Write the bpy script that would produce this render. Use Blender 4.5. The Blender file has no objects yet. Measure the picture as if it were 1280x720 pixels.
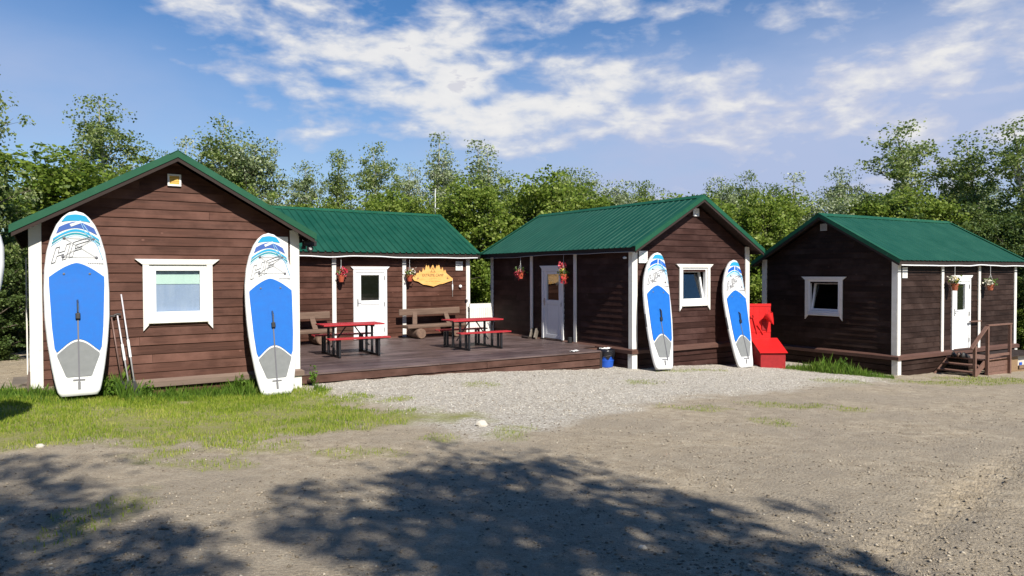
import bpy, math, random
import numpy as np
from mathutils import Vector, Matrix
R = math.radians
S = bpy.context.scene
col = S.collection
rng = np.random.default_rng(7)
random.seed(7)

# ------------------------------------------------------------ camera
cam = bpy.data.cameras.new('camera'); camo = bpy.data.objects.new('camera', cam); col.objects.link(camo)
cam.sensor_width = 36; cam.lens = 900.0 / 1280 * 36; cam.clip_start = .05; cam.clip_end = 3000
camo.matrix_world = (Matrix.Translation((0, 0, 2.2)) @ Matrix.Rotation(math.pi/2 - .0199, 4, 'X') @ Matrix.Rotation(-.0029, 4, 'Z'))
S.camera = camo

# ------------------------------------------------------------ light
SUN_EL = R(43.0); sx, sy = .465, -.885
S.view_settings.view_transform = 'Standard'; S.view_settings.look = 'None'
S.view_settings.gamma = 1; S.view_settings.exposure = 0.50
sd = bpy.data.lights.new('sun', 'SUN'); sd.energy = 5.0; sd.angle = R(.53); sd.color = (1, .94, .83)
so = bpy.data.objects.new('sun', sd); col.objects.link(so)
tosun = Vector((sx*math.cos(SUN_EL), sy*math.cos(SUN_EL), math.sin(SUN_EL)))
so.rotation_euler = tosun.to_track_quat('Z', 'Y').to_euler(); so.location = (10, -20, 20)

W = bpy.data.worlds.new('World'); S.world = W; W.use_nodes = True
nt = W.node_tree; nt.nodes.clear()
def nd(t, typ, **k):
    n = t.nodes.new(typ)
    for a, b in k.items(): setattr(n, a, b)
    return n
def mth(t, op, a, b=None, c=None, clamp=False):
    n = t.nodes.new('ShaderNodeMath'); n.operation = op; n.use_clamp = clamp
    for i, v in enumerate((a, b, c)):
        if v is None: continue
        if isinstance(v, (int, float)): n.inputs[i].default_value = v
        else: t.links.new(v, n.inputs[i])
    return n.outputs[0]
def mixc(t, f, a, b, bt='MIX'):
    n = t.nodes.new('ShaderNodeMix'); n.data_type = 'RGBA'; n.blend_type = bt
    for s, v in ((n.inputs[0], f), (n.inputs[6], a), (n.inputs[7], b)):
        if isinstance(v, (int, float)): s.default_value = v
        elif isinstance(v, (tuple, list)): s.default_value = (*v[:3], 1)
        else: t.links.new(v, s)
    return n.outputs[2]
def ramp(t, f, stops, interp='LINEAR'):
    n = t.nodes.new('ShaderNodeValToRGB'); cr = n.color_ramp; cr.interpolation = interp
    while len(cr.elements) > 1: cr.elements.remove(cr.elements[-1])
    cr.elements[0].position = stops[0][0]; c = stops[0][1]
    cr.elements[0].color = (c, c, c, 1) if isinstance(c, (int, float)) else (*c, 1)
    for p, c in stops[1:]:
        e = cr.elements.new(p); e.color = (c, c, c, 1) if isinstance(c, (int, float)) else (*c, 1)
    t.links.new(f, n.inputs[0]); return n.outputs[0]
def noise(t, vec, scale, detail=4, rough=.55, dist=0):
    n = nd(t, 'ShaderNodeTexNoise'); n.inputs['Scale'].default_value = scale
    n.inputs['Detail'].default_value = detail; n.inputs['Roughness'].default_value = rough
    n.inputs['Distortion'].default_value = dist
    if vec is not None: t.links.new(vec, n.inputs['Vector'])
    return n.outputs['Fac']

sky = nd(nt, 'ShaderNodeTexSky', sky_type='NISHITA', sun_disc=False)
sky.sun_elevation = SUN_EL; sky.sun_rotation = math.atan2(sx, sy); sky.altitude = 100
sky.air_density = 1.0; sky.dust_density = .2; sky.ozone_density = 3.0
tc = nd(nt, 'ShaderNodeTexCoord'); sp = nd(nt, 'ShaderNodeSeparateXYZ'); nt.links.new(tc.outputs['Generated'], sp.inputs[0])
az = mth(nt, 'ARCTAN2', sp.outputs[0], sp.outputs[1]); el = mth(nt, 'ARCSINE', sp.outputs[2])
def vec3(t, a, b, c=0.0):
    n = nd(t, 'ShaderNodeCombineXYZ')
    for i, v in enumerate((a, b, c)):
        if isinstance(v, (int, float)): n.inputs[i].default_value = v
        else: t.links.new(v, n.inputs[i])
    return n.outputs[0]
def blob(a0, e0, wa, we, tilt=0.0):
    da = mth(nt, 'SUBTRACT', az, a0)
    de = mth(nt, 'SUBTRACT', mth(nt, 'SUBTRACT', el, e0), mth(nt, 'MULTIPLY', da, tilt))
    q = mth(nt, 'ADD', mth(nt, 'POWER', mth(nt, 'ABSOLUTE', mth(nt, 'DIVIDE', da, wa)), 2.0),
            mth(nt, 'POWER', mth(nt, 'ABSOLUTE', mth(nt, 'DIVIDE', de, we)), 2.0))
    return mth(nt, 'EXPONENT', mth(nt, 'MULTIPLY', q, -1.0))
n_alto = noise(nt, vec3(nt, az, mth(nt, 'ADD', mth(nt, 'MULTIPLY', el, 2.0), mth(nt, 'MULTIPLY', az, .3)), 7.0), 30.0, 3, .5, .2)
CZ = 12.7
cv = vec3(nt, mth(nt, 'MULTIPLY', az, 1.0), mth(nt, 'ADD', mth(nt, 'MULTIPLY', el, 2.6), mth(nt, 'MULTIPLY', az, -.08)), CZ)
n_big = noise(nt, cv, 6.5, 6, .52, .1)
n_fine = noise(nt, vec3(nt, mth(nt, 'MULTIPLY', az, 1.0), mth(nt, 'MULTIPLY', el, 2.2), 3.0), 15.0, 5, .55, .3)
m1 = blob(-.20, .285, .31, .095, -.12); m2 = blob(.44, .21, .46, .105, .06); m3 = blob(-.60, .22, .22, .08); m4 = blob(.16, .36, .16, .04)
puff = mth(nt, 'MULTIPLY', mth(nt, 'SUBTRACT', mth(nt, 'ADD', mth(nt, 'MULTIPLY', n_big, .62), mth(nt, 'MULTIPLY', n_fine, .38)), .5), 4.2)
dens = mth(nt, 'ADD', mth(nt, 'ADD', mth(nt, 'MULTIPLY', m1, 1.12), mth(nt, 'MULTIPLY', m4, .7)), mth(nt, 'MULTIPLY', m2, .80))
puff = mth(nt, 'ADD', puff, mth(nt, 'MULTIPLY', mth(nt, 'SUBTRACT', n_alto, .5), .5))
dens = mth(nt, 'ADD', mth(nt, 'SUBTRACT', dens, .48), puff)
cov1 = ramp(nt, dens, [(.0, 0.0), (.25, .35), (.70, .95)])
veil = mth(nt, 'MULTIPLY', mth(nt, 'ADD', mth(nt, 'ADD', mth(nt, 'MULTIPLY', m2, 1.05), mth(nt, 'MULTIPLY', m3, .65)), mth(nt, 'MULTIPLY', blob(.30, .10, .80, .10), .62)), mth(nt, 'ADD', n_big, .45), clamp=True)
cov = mth(nt, 'SUBTRACT', 1.0, mth(nt, 'MULTIPLY', mth(nt, 'SUBTRACT', 1.0, cov1), mth(nt, 'SUBTRACT', 1.0, veil)))
ccol = ramp(nt, dens, [(.0, (.50, .60, .86)), (.25, (.64, .69, .86)), (.55, (.92, .92, .94)), (.9, (1.0, .99, .98)), (1.0, (.80, .80, .86))])
bg1 = nd(nt, 'ShaderNodeBackground'); bg1.inputs[1].default_value = .083
gam = nd(nt, 'ShaderNodeHueSaturation'); gam.inputs['Saturation'].default_value = 1.28; gam.inputs['Hue'].default_value = .505
nt.links.new(sky.outputs[0], gam.inputs['Color']); nt.links.new(gam.outputs[0], bg1.inputs[0])
bg2 = nd(nt, 'ShaderNodeBackground'); bg2.inputs[1].default_value = .62; nt.links.new(ccol, bg2.inputs[0])
mx = nd(nt, 'ShaderNodeMixShader'); nt.links.new(cov, mx.inputs[0]); nt.links.new(bg1.outputs[0], mx.inputs[1]); nt.links.new(bg2.outputs[0], mx.inputs[2])
wo = nd(nt, 'ShaderNodeOutputWorld'); nt.links.new(mx.outputs[0], wo.inputs[0])

# ------------------------------------------------------------ helpers
def tag(o, label=None, cat=None, group=None, kind=None):
    if label: o['label'] = label
    if cat: o['category'] = cat
    if group: o['group'] = group
    if kind: o['kind'] = kind
    return o
def empty(name, loc=(0, 0, 0), rz=0.0, parent=None):
    o = bpy.data.objects.new(name, None); col.objects.link(o); o.empty_display_size = .1
    o.location = loc; o.rotation_euler = (0, 0, rz)
    if parent: o.parent = parent
    return o
def copy_tree(o, parent=None):
    c = o.copy(); col.objects.link(c); c.parent = parent
    for ch in list(o.children): copy_tree(ch, c)
    return c
class MB:
    def __init__(s): s.v = []; s.f = []; s.m = []
    def poly(s, vs, fs, mi=0):
        b = len(s.v); s.v += [tuple(x) for x in vs]
        for f in fs: s.f.append([b+i for i in f]); s.m.append(mi)
    def hexa(s, a, mi=0):   # 8 points: bottom 4 ccw, top 4 ccw
        s.poly(a, [(0,3,2,1), (4,5,6,7), (0,1,5,4), (1,2,6,5), (2,3,7,6), (3,0,4,7)], mi)
    def box(s, x0, x1, y0, y1, z0, z1, mi=0):
        x0, x1 = min(x0, x1), max(x0, x1); y0, y1 = min(y0, y1), max(y0, y1); z0, z1 = min(z0, z1), max(z0, z1)
        s.hexa([(x0,y0,z0),(x1,y0,z0),(x1,y1,z0),(x0,y1,z0),(x0,y0,z1),(x1,y0,z1),(x1,y1,z1),(x0,y1,z1)], mi)
    def bar(s, a, b, w, h, up=(0,0,1), mi=0):
        a = Vector(a); b = Vector(b); d = (b-a).normalized(); up = Vector(up)
        sd_ = d.cross(up)
        if sd_.length < 1e-4: sd_ = d.cross(Vector((1,0,0)))
        sd_.normalize(); u = sd_.cross(d).normalized()
        q = [(-w/2,-h/2),(w/2,-h/2),(w/2,h/2),(-w/2,h/2)]
        A = [a+sd_*i+u*j for i, j in q]; B = [b+sd_*i+u*j for i, j in q]
        s.poly(A+B, [(0,1,2,3), (7,6,5,4), (0,4,5,1), (1,5,6,2), (2,6,7,3), (3,7,4,0)], mi)
    def tube(s, pts, rad, n=8, mi=0, cap=True):
        pts = [Vector(p) for p in pts]
        if isinstance(rad, (int, float)): rad = [rad]*len(pts)
        rings = []; ref = None
        for i, p in enumerate(pts):
            d = (pts[min(i+1, len(pts)-1)] - pts[max(i-1, 0)])
            if d.length < 1e-7: d = Vector((0,0,1))
            d.normalize()
            if ref is None:
                ref = Vector((1,0,0)) if abs(d.x) < .8 else Vector((0,1,0))
            x = (ref - d*ref.dot(d)).normalized(); y = d.cross(x); ref = x
            rings.append([p + (x*math.cos(2*math.pi*k/n) + y*math.sin(2*math.pi*k/n))*rad[i] for k in range(n)])
        vs = [v for r in rings for v in r]; fs = []
        for i in range(len(pts)-1):
            for k in range(n):
                k2 = (k+1) % n; fs.append((i*n+k, i*n+k2, (i+1)*n+k2, (i+1)*n+k))
        if cap:
            fs.append(tuple(reversed(range(n)))); b = (len(pts)-1)*n; fs.append(tuple(b+k for k in range(n)))
        s.poly(vs, fs, mi)
    def lathe(s, c, prof, n=16, mi=0, axis=None):
        c = Vector(c); vs = []; fs = []
        M = Vector((0,0,1)).rotation_difference(Vector(axis)).to_matrix() if axis is not None else None
        for r, z in prof:
            for k in range(n):
                p = Vector((r*math.cos(2*math.pi*k/n), r*math.sin(2*math.pi*k/n), z))
                if M: p = M @ p
                vs.append(c+p)
        for i in range(len(prof)-1):
            for k in range(n):
                k2 = (k+1) % n; fs.append((i*n+k, i*n+k2, (i+1)*n+k2, (i+1)*n+k))
        fs.append(tuple(reversed(range(n)))); b = (len(prof)-1)*n; fs.append(tuple(b+k for k in range(n)))
        s.poly(vs, fs, mi)
    def prism(s, pts, mapf, d0, d1, mi=0):   # pts 2D ccw; mapf(a,b,d)->3D
        n = len(pts); vs = [mapf(a, b, d0) for a, b in pts] + [mapf(a, b, d1) for a, b in pts]
        s.poly(vs, [tuple(range(n)), tuple(reversed(range(n, 2*n)))] + [(i, i+n, (i+1) % n + n, (i+1) % n) for i in range(n)], mi)
    def build(s, name, mats, parent=None, smooth=False, bevel=0.0, matrix=None):
        me = bpy.data.meshes.new(name); me.from_pydata([tuple(v) for v in s.v], [], s.f)
        if not isinstance(mats, (list, tuple)): mats = [mats]
        for m in mats: me.materials.append(m)
        me.polygons.foreach_set('material_index', s.m)
        if smooth: me.polygons.foreach_set('use_smooth', [True]*len(s.f))
        me.update()
        import bmesh
        bm = bmesh.new(); bm.from_mesh(me); bmesh.ops.recalc_face_normals(bm, faces=bm.faces); bm.to_mesh(me); bm.free()
        o = bpy.data.objects.new(name, me); col.objects.link(o)
        if parent: o.parent = parent
        if matrix is not None: o.matrix_local = matrix
        if bevel:
            b = o.modifiers.new('bevel', 'BEVEL'); b.width = bevel; b.segments = 2; b.limit_method = 'ANGLE'
        return o

def mat(name, colr, rough=.7, metal=0.0, spec=.5):
    m = bpy.data.materials.new(name); m.use_nodes = True
    b = m.node_tree.nodes['Principled BSDF']; b.inputs['Base Color'].default_value = (*colr, 1)
    b.inputs['Roughness'].default_value = rough; b.inputs['Metallic'].default_value = metal
    b.inputs['Specular IOR Level'].default_value = spec
    return m
def P(m): return m.node_tree.nodes['Principled BSDF']
def addbump(m, h, strength, dist):
    t = m.node_tree; b = nd(t, 'ShaderNodeBump'); b.inputs['Strength'].default_value = strength; b.inputs['Distance'].default_value = dist
    t.links.new(h, b.inputs['Height']); t.links.new(b.outputs[0], P(m).inputs['Normal'])
def objco(t, scale=(1,1,1)):
    c = nd(t, 'ShaderNodeTexCoord'); mp = nd(t, 'ShaderNodeMapping'); mp.inputs['Scale'].default_value = scale
    t.links.new(c.outputs['Object'], mp.inputs[0]); return mp.outputs[0]
def varied(name, c1, c2, scale=(3,3,3), rough=.7, bump=.2, bdist=.003, island=0.0, spots=None, spec=.4):
    m = mat(name, c1, rough, spec=spec); t = m.node_tree; v = objco(t, scale)
    n1 = noise(t, v, 1.0, 6, .65); c = mixc(t, ramp(t, n1, [(.3, 0.0), (.7, 1.0)]), c1, c2)
    if island:
        g = nd(t, 'ShaderNodeNewGeometry')
        f = mth(t, 'MULTIPLY_ADD', g.outputs['Random Per Island'], 2*island, 1-island)
        mm = nd(t, 'ShaderNodeMix', data_type='RGBA', blend_type='MULTIPLY'); mm.inputs[0].default_value = 1
        cc = nd(t, 'ShaderNodeCombineColor')
        for i in range(3): t.links.new(f, cc.inputs[i])
        t.links.new(c, mm.inputs[6]); t.links.new(cc.outputs[0], mm.inputs[7]); c = mm.outputs[2]
    if spots:
        n2 = noise(t, objco(t), spots[1], 3, .6); c = mixc(t, ramp(t, n2, [(spots[2], 0.0), (spots[2]+.06, spots[3])]), c, spots[0])
    t.links.new(c, P(m).inputs['Base Color'])
    t.links.new(mth(t, 'MULTIPLY_ADD', n1, .25, rough-.12), P(m).inputs['Roughness'])
    if bump: addbump(m, n1, bump, bdist)
    return m

# painted siding: brown stain with long grain, knots, pale worn spots. ax = grain axis (0 = local x, 1 = local y)
def siding(name, base, ax, ad=(.35, .45, .5)):
    m = mat(name, base, .62, spec=.14); t = m.node_tree
    sc = (1.2, 22, 22) if ax == 0 else (22, 1.2, 22)
    g = nd(t, 'ShaderNodeNewGeometry'); ri = g.outputs['Random Per Island']
    c = nd(t, 'ShaderNodeTexCoord')
    va = nd(t, 'ShaderNodeVectorMath', operation='ADD'); t.links.new(c.outputs['Object'], va.inputs[0])
    t.links.new(vec3(t, mth(t, 'MULTIPLY', ri, 17.0), mth(t, 'MULTIPLY', ri, 31.0), 0.0), va.inputs[1])
    mp = nd(t, 'ShaderNodeMapping'); mp.inputs['Scale'].default_value = sc; t.links.new(va.outputs[0], mp.inputs[0])
    n1 = noise(t, mp.outputs[0], 1.0, 7, .6, .6)
    n2 = noise(t, va.outputs[0], 1.3, 4, .6)
    b2 = tuple(x*1.45 for x in base); b0 = tuple(x*.62 for x in base)
    cc = ramp(t, n1, [(.28, b0), (.5, base), (.78, b2)])
    cc = mixc(t, ramp(t, n2, [(.45, 0.0), (.68, .7)]), cc, tuple(min(1, x*1.9+.012) for x in base))
    f = mth(t, 'MULTIPLY_ADD', ri, .34, .83)
    k = nd(t, 'ShaderNodeCombineColor')
    for i in range(3): t.links.new(f, k.inputs[i])
    cc = mixc(t, 1.0, cc, k.outputs[0], 'MULTIPLY')
    vo = nd(t, 'ShaderNodeTexVoronoi'); vo.inputs['Scale'].default_value = 2.1; vo.inputs['Randomness'].default_value = 1
    mp2 = nd(t, 'ShaderNodeMapping'); mp2.inputs['Scale'].default_value = (1, 1, 1.6); t.links.new(va.outputs[0], mp2.inputs[0]); t.links.new(mp2.outputs[0], vo.inputs['Vector'])
    cc = mixc(t, ramp(t, vo.outputs['Distance'], [(.045, .55), (.075, 0.0)]), cc, tuple(x*2.6+.02 for x in base))
    t.links.new(cc, P(m).inputs['Base Color'])
    t.links.new(mth(t, 'MULTIPLY_ADD', n1, .3, .52), P(m).inputs['Roughness'])
    addbump(m, n1, .35, .003)
    return m
BR = (.115, .047, .033)
M = {}
M['side0'] = siding('brown_siding_x', (.070, .036, .028), 0)
SID = {}
for k_, c_ in (('A', (.082, .038, .028)), ('B', (.060, .025, .017)), ('C', (.036, .016, .013)), ('D', (.024, .013, .010))):
    SID[k_] = (siding('siding_x_'+k_, c_, 0), siding('siding_y_'+k_, c_, 1))
M['ledge'] = varied('ledge_board', (.12, .062, .047), (.075, .036, .028), (1.5, 1.5, 14), .6, island=.2)
M['ledgeA'] = varied('worn_ledge_board', (.20, .145, .115), (.14, .095, .075), (1.5, 1.5, 14), .7, island=.2)
M['deck'] = None
M['white'] = varied('white_paint', (.80, .79, .76), (.70, .68, .63), (2, 2, 6), .55, .12, .002, island=.05, spots=((.55, .52, .45), 9, .66, .5))
M['pvc'] = varied('white_plastic', (.82, .83, .84), (.77, .78, .79), (3, 3, 3), .35, 0)
M['green'] = None
M['dark'] = varied('dark_timber', (.022, .014, .012), (.035, .022, .018), (4, 4, 4), .8)
M['black'] = mat('black_rubber', (.012, .012, .014), .55)
M['steel'] = mat('steel', (.45, .45, .46), .3, 1.0)
M['interior'] = mat('interior_panel', (.06, .045, .04), .9)

def roofmat(name, c, ridge=False):
    m = mat(name, c, .5, spec=.3); t = m.node_tree; v = objco(t)
    n = noise(t, v, 1.6, 6, .65); n3 = noise(t, v, 14, 4, .6)
    a = mixc(t, ramp(t, n, [(.35, 0.0), (.7, 1.0)]), c, tuple(x*1.25+.006 for x in c))
    a = mixc(t, ramp(t, n3, [(.62, 0.0), (.75, .30)]), a, (.10, .16, .13))
    t.links.new(a, P(m).inputs['Base Color']); t.links.new(mth(t, 'MULTIPLY_ADD', n, .25, .42), P(m).inputs['Roughness'])
    addbump(m, n, .06, .01)
    return m
M['green'] = roofmat('green_metal', (.004, .056, .034))
M['greentrim'] = roofmat('green_trim', (.008, .072, .036))

def glass(name, base=(.01, .012, .014), refl=.0):
    m = bpy.data.materials.new(name); m.use_nodes = True; t = m.node_tree; t.nodes.clear()
    o = nd(t, 'ShaderNodeOutputMaterial'); tr = nd(t, 'ShaderNodeBsdfTransparent'); tr.inputs[0].default_value = (.96, .98, .98, 1)
    gl = nd(t, 'ShaderNodeBsdfGlossy'); gl.inputs['Roughness'].default_value = .015; gl.inputs[0].default_value = (1, 1, 1, 1)
    fr = nd(t, 'ShaderNodeLayerWeight'); fr.inputs[0].default_value = .5
    f = mth(t, 'MULTIPLY_ADD', mth(t, 'POWER', fr.outputs['Facing'], 3.0), .7, .05+refl, clamp=True)
    mx_ = nd(t, 'ShaderNodeMixShader'); t.links.new(f, mx_.inputs[0]); t.links.new(tr.outputs[0], mx_.inputs[1]); t.links.new(gl.outputs[0], mx_.inputs[2])
    t.links.new(mx_.outputs[0], o.inputs[0]); return m
M['glass'] = glass('window_glass')

def deckmat():
    m = mat('deck_boards', (.10, .06, .055), .5); t = m.node_tree
    g = nd(t, 'ShaderNodeNewGeometry'); ri = g.outputs['Random Per Island']
    c = nd(t, 'ShaderNodeTexCoord'); va = nd(t, 'ShaderNodeVectorMath', operation='ADD'); t.links.new(c.outputs['Object'], va.inputs[0])
    t.links.new(vec3(t, mth(t, 'MULTIPLY', ri, 17.0), mth(t, 'MULTIPLY', ri, 31.0), 0.0), va.inputs[1])
    mp = nd(t, 'ShaderNodeMapping'); mp.inputs['Scale'].default_value = (.9, 14, 14); t.links.new(va.outputs[0], mp.inputs[0])
    n1 = noise(t, mp.outputs[0], 1.0, 6, .6, .5); n2 = noise(t, c.outputs['Object'], .8, 4, .6)
    cc = ramp(t, n1, [(.3, (.038, .023, .021)), (.55, (.082, .054, .049)), (.8, (.155, .115, .105))])
    cc = mixc(t, ramp(t, n2, [(.42, 0.0), (.68, .6)]), cc, (.19, .135, .13))
    k = nd(t, 'ShaderNodeCombineColor'); f = mth(t, 'MULTIPLY_ADD', ri, .6, .7)
    for i in range(3): t.links.new(f, k.inputs[i])
    cc = mixc(t, 1.0, cc, k.outputs[0], 'MULTIPLY')
    t.links.new(cc, P(m).inputs['Base Color']); t.links.new(mth(t, 'MULTIPLY_ADD', n2, .4, .3), P(m).inputs['Roughness'])
    addbump(m, n1, .3, .003); return m
M['deck'] = deckmat()

# ------------------------------------------------------------ ground height
CP = np.array([(0,0,.38),(-4,3,.36),(4,3,.36),(0,6,.24),(-6,7,.30),(6,7,.18),(-7.8,10.9,.31),(-9.5,10.2,.36),(-6,12.0,.05),(-4.3,13.4,-.05),
 (-3.6,14.2,.04),(-.75,16.2,-.03),(2.2,18.2,-.22),(4.2,18.2,-.24),(6.8,19.8,-.40),(7.4,20.2,-.46),(10.4,19.2,-.58),(13.5,20.6,-.66),(16.5,22.5,-.75),
 (-1,10.5,.06),(3,12,-.06),(8,12,-.12),(12,14,-.35),(-12,14,.25),(-16,22,.1),(0,26,-.2),(12,30,-.8),(20,14,-.4),(-15,5,.4),(14,3,.2),(22,30,-.9),(-20,35,0)], float)
def tps_fit(P_, lam=.02):
    n = len(P_); d = np.linalg.norm(P_[:, None, :2]-P_[None, :, :2], axis=2); K = np.where(d > 0, d*d*np.log(d+1e-9), 0)*.01 + lam*np.eye(n)
    A = np.zeros((n+3, n+3)); A[:n, :n] = K; A[:n, n] = 1; A[:n, n+1:] = P_[:, :2]; A[n, :n] = 1; A[n+1:, :n] = P_[:, :2].T
    return np.linalg.solve(A, np.concatenate([P_[:, 2], [0, 0, 0]]))
_w = tps_fit(CP)
def vnoise(x, y, s, seed=0):
    x = np.asarray(x, float)/s; y = np.asarray(y, float)/s
    xi = np.floor(x).astype(np.int64); yi = np.floor(y).astype(np.int64); fx = x-xi; fy = y-yi
    fx = fx*fx*(3-2*fx); fy = fy*fy*(3-2*fy)
    def h(a, b):
        k = (a*374761393 + b*668265263 + seed*1442695041) & 0xffffffff
        k = ((k ^ (k >> 13))*1274126177) & 0xffffffff; k = k ^ (k >> 16)
        return (k & 0xffff)/65535.0
    return (h(xi, yi)*(1-fx)+h(xi+1, yi)*fx)*(1-fy) + (h(xi, yi+1)*(1-fx)+h(xi+1, yi+1)*fx)*fy
def fbm(x, y, s, o=4, seed=0):
    r = 0; a = 1; t = 0
    for i in range(o): r = r + a*vnoise(x, y, s/2**i, seed+i*7); t += a; a *= .5
    return r/t
def gbase(x, y):
    x = np.asarray(x, float); y = np.asarray(y, float)
    xc = np.clip(x, -22, 24); yc = np.clip(y, -3, 36)
    d = np.sqrt((xc[..., None]-CP[:, 0])**2 + (yc[..., None]-CP[:, 1])**2)
    z = (np.where(d > 0, d*d*np.log(d+1e-9), 0)*.01) @ _w[:len(CP)] + _w[len(CP)] + _w[len(CP)+1]*xc + _w[len(CP)+2]*yc
    return z
def gz(x, y):
    x = np.asarray(x, float); y = np.asarray(y, float)
    z = gbase(x, y) + (fbm(x, y, 2.2, 4, 3)-.5)*.05 + (fbm(x, y, .35, 3, 11)-.5)*.034 + (fbm(x, y, .14, 2, 12)-.5)*.012
    # tyre tracks pressed in the dirt, right foreground
    ax, ay, bx, by = 2.0, 4.2, 6.6, 9.0
    L = math.hypot(bx-ax, by-ay); tx, ty = (bx-ax)/L, (by-ay)/L
    for off in (0.0, 1.55):
        s_ = (x-ax)*tx + (y-ay)*ty; d_ = -(x-ax)*ty + (y-ay)*tx - (-off)
        m_ = np.exp(-(d_/.19)**4)*np.clip(s_/1.0, 0, 1)*np.clip((L-s_)/1.5, 0, 1)
        z = z - m_*.03 + m_*.045*np.sin(s_*2*math.pi/.24 + np.abs(d_)*9)*(.5+.5*vnoise(x, y, .3, 5))
    return z
def g1(x, y): return float(gz(np.array([x]), np.array([y]))[0])

def at(px, py, z):          # world point seen at a photo pixel (1280 px wide) on height z
    c, s = math.cos(.0199), math.sin(.0199); X = px-640; Y = py-360; cr, sr = math.cos(-.0029), math.sin(-.0029)
    a = (X*cr+Y*sr)/900; b = -(-X*sr+Y*cr)/900
    d = Vector((a, c+b*s, -s+b*c)); t = (z-2.2)/d.z
    return (d.x*t, d.y*t)
def atg(px, py):
    z = 0.0
    for _ in range(12): x, y = at(px, py, z); z = .5*z+.5*float(gbase(np.array([x]), np.array([y]))[0])
    return (x, y)
def polydist(x, y, poly):
    x = np.asarray(x); y = np.asarray(y); inside = np.zeros(x.shape, bool); dm = np.full(x.shape, 1e9); n = len(poly)
    for i in range(n):
        x1, y1 = poly[i]; x2, y2 = poly[(i+1) % n]
        c = ((y1 > y) != (y2 > y)) & (x < (x2-x1)*(y-y1)/((y2-y1) or 1e-9)+x1); inside ^= c
        dx, dy = x2-x1, y2-y1; t = np.clip(((x-x1)*dx+(y-y1)*dy)/(dx*dx+dy*dy+1e-12), 0, 1)
        dm = np.minimum(dm, np.hypot(x-x1-t*dx, y-y1-t*dy))
    return np.where(inside, dm, -dm)
lawn = [atg(*q) for q in ((-60,575),(60,566),(150,556),(260,545),(350,540),(440,530),(530,521),(500,513),(440,500),(385,489))] + [(-4.2,14.2),(-8,12.0),(-13,10.5)]
gravel = [atg(*q) for q in ((385,490),(440,500),(525,523),(590,545),(680,538),(760,517),(850,497),(960,489),(1060,481),(1105,474))] + [(9.5,20.5),(6.5,24),(2,24),(-6,20),(-5,14.6)]
patches = [(atg(640,541),.4,.25),(atg(450,566),.55,.16),(atg(325,560),.5,.2),(atg(260,582),.45,.14),(atg(540,548),.45,.15),(atg(95,666),.35,.25),(atg(130,640),.3,.3),
 (atg(955,505),.6,.18),(atg(1010,508),.6,.18),(atg(968,528),.35,.25),(atg(860,510),.6,.2),(atg(800,478),.5,.25),(atg(890,463),.6,.2),(atg(845,463),.6,.15),(atg(1180,478),1.6,.35),(atg(1265,476),1.4,.5),(atg(1230,474),1.4,.35),(atg(1050,477),.8,.3),(atg(600,480),.5,.2),(atg(1060,512),.5,.15)]
dgrass = [(7.9,20.6),(10.1,18.9),(9.5,18.5),(7.4,19.8)]
def masks(x, y):
    nz = (fbm(x, y, 1.3, 4, 21)-.5)*2; nf = (fbm(x, y, .3, 3, 33)-.5)*2
    gl = np.clip(.5+(polydist(x, y, lawn)+nz*1.3+nf*.5)/.8, 0, 1)
    gr = np.clip(.5+(polydist(x, y, gravel)+nz*.9+nf*.3)/.9, 0, 1)
    pt = np.zeros(np.shape(x))
    for (cx, cy), rx, ry in patches:
        q = ((x-cx)/rx)**2+((y-cy)/(ry*2.2))**2
        pt = np.maximum(pt, np.clip(1.15-q+nz*.7+nf*1.1, 0, 1)*np.clip(2.5-q, 0, 1))
    pt = np.maximum(pt, np.clip(.6+(polydist(x, y, dgrass)+nf*.15)/.15, 0, 1))
    # wild ground behind and beside the cabins
    wild = np.clip(.5+(np.maximum(np.maximum(np.where((x < -8.6-(y-10)*.5) & (y > 7), 1.0, -1.0), (y-25.5)/1.0), (x-17-(22-y)*.8)/1.0)), 0, 1)
    return gl, gr, np.clip(pt, 0, 1), wild

def axis(lo, hi, step, far, n):
    a = np.arange(lo, hi+step/2, step); g = np.geomspace(1, far, n)
    return np.concatenate([lo-g[::-1], a, hi+g])
xs = axis(-13, 18, .065, 700, 26); ys = axis(4.0, 25, .065, 700, 26)
GX, GY = np.meshgrid(xs, ys); GZ = gz(GX.ravel(), GY.ravel()).reshape(GX.shape)
nx, ny = len(xs), len(ys)
me = bpy.data.meshes.new('ground'); nv = nx*ny
idx = np.arange(nv).reshape(ny, nx); quads = np.stack([idx[:-1, :-1], idx[:-1, 1:], idx[1:, 1:], idx[1:, :-1]], -1).reshape(-1, 4)
me.vertices.add(nv); me.vertices.foreach_set('co', np.stack([GX.ravel(), GY.ravel(), GZ.ravel()], 1).ravel())
me.loops.add(len(quads)*4); me.loops.foreach_set('vertex_index', quads.ravel().astype(np.int32))
me.polygons.add(len(quads)); me.polygons.foreach_set('loop_start', (np.arange(len(quads))*4).astype(np.int32))
me.update(calc_edges=True); me.polygons.foreach_set('use_smooth', np.ones(len(quads), bool))
gl, gr, pt, wild = masks(GX.ravel(), GY.ravel())
for nm, a in (('m_lawn', gl), ('m_gravel', gr), ('m_patch', pt), ('m_wild', wild)):
    at_ = me.attributes.new(nm, 'FLOAT', 'POINT'); at_.data.foreach_set('value', a.astype(np.float32))
ground = bpy.data.objects.new('ground', me); col.objects.link(ground); tag(ground, 'packed dirt and pale gravel yard with worn lawn', None, None, 'structure')

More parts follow.
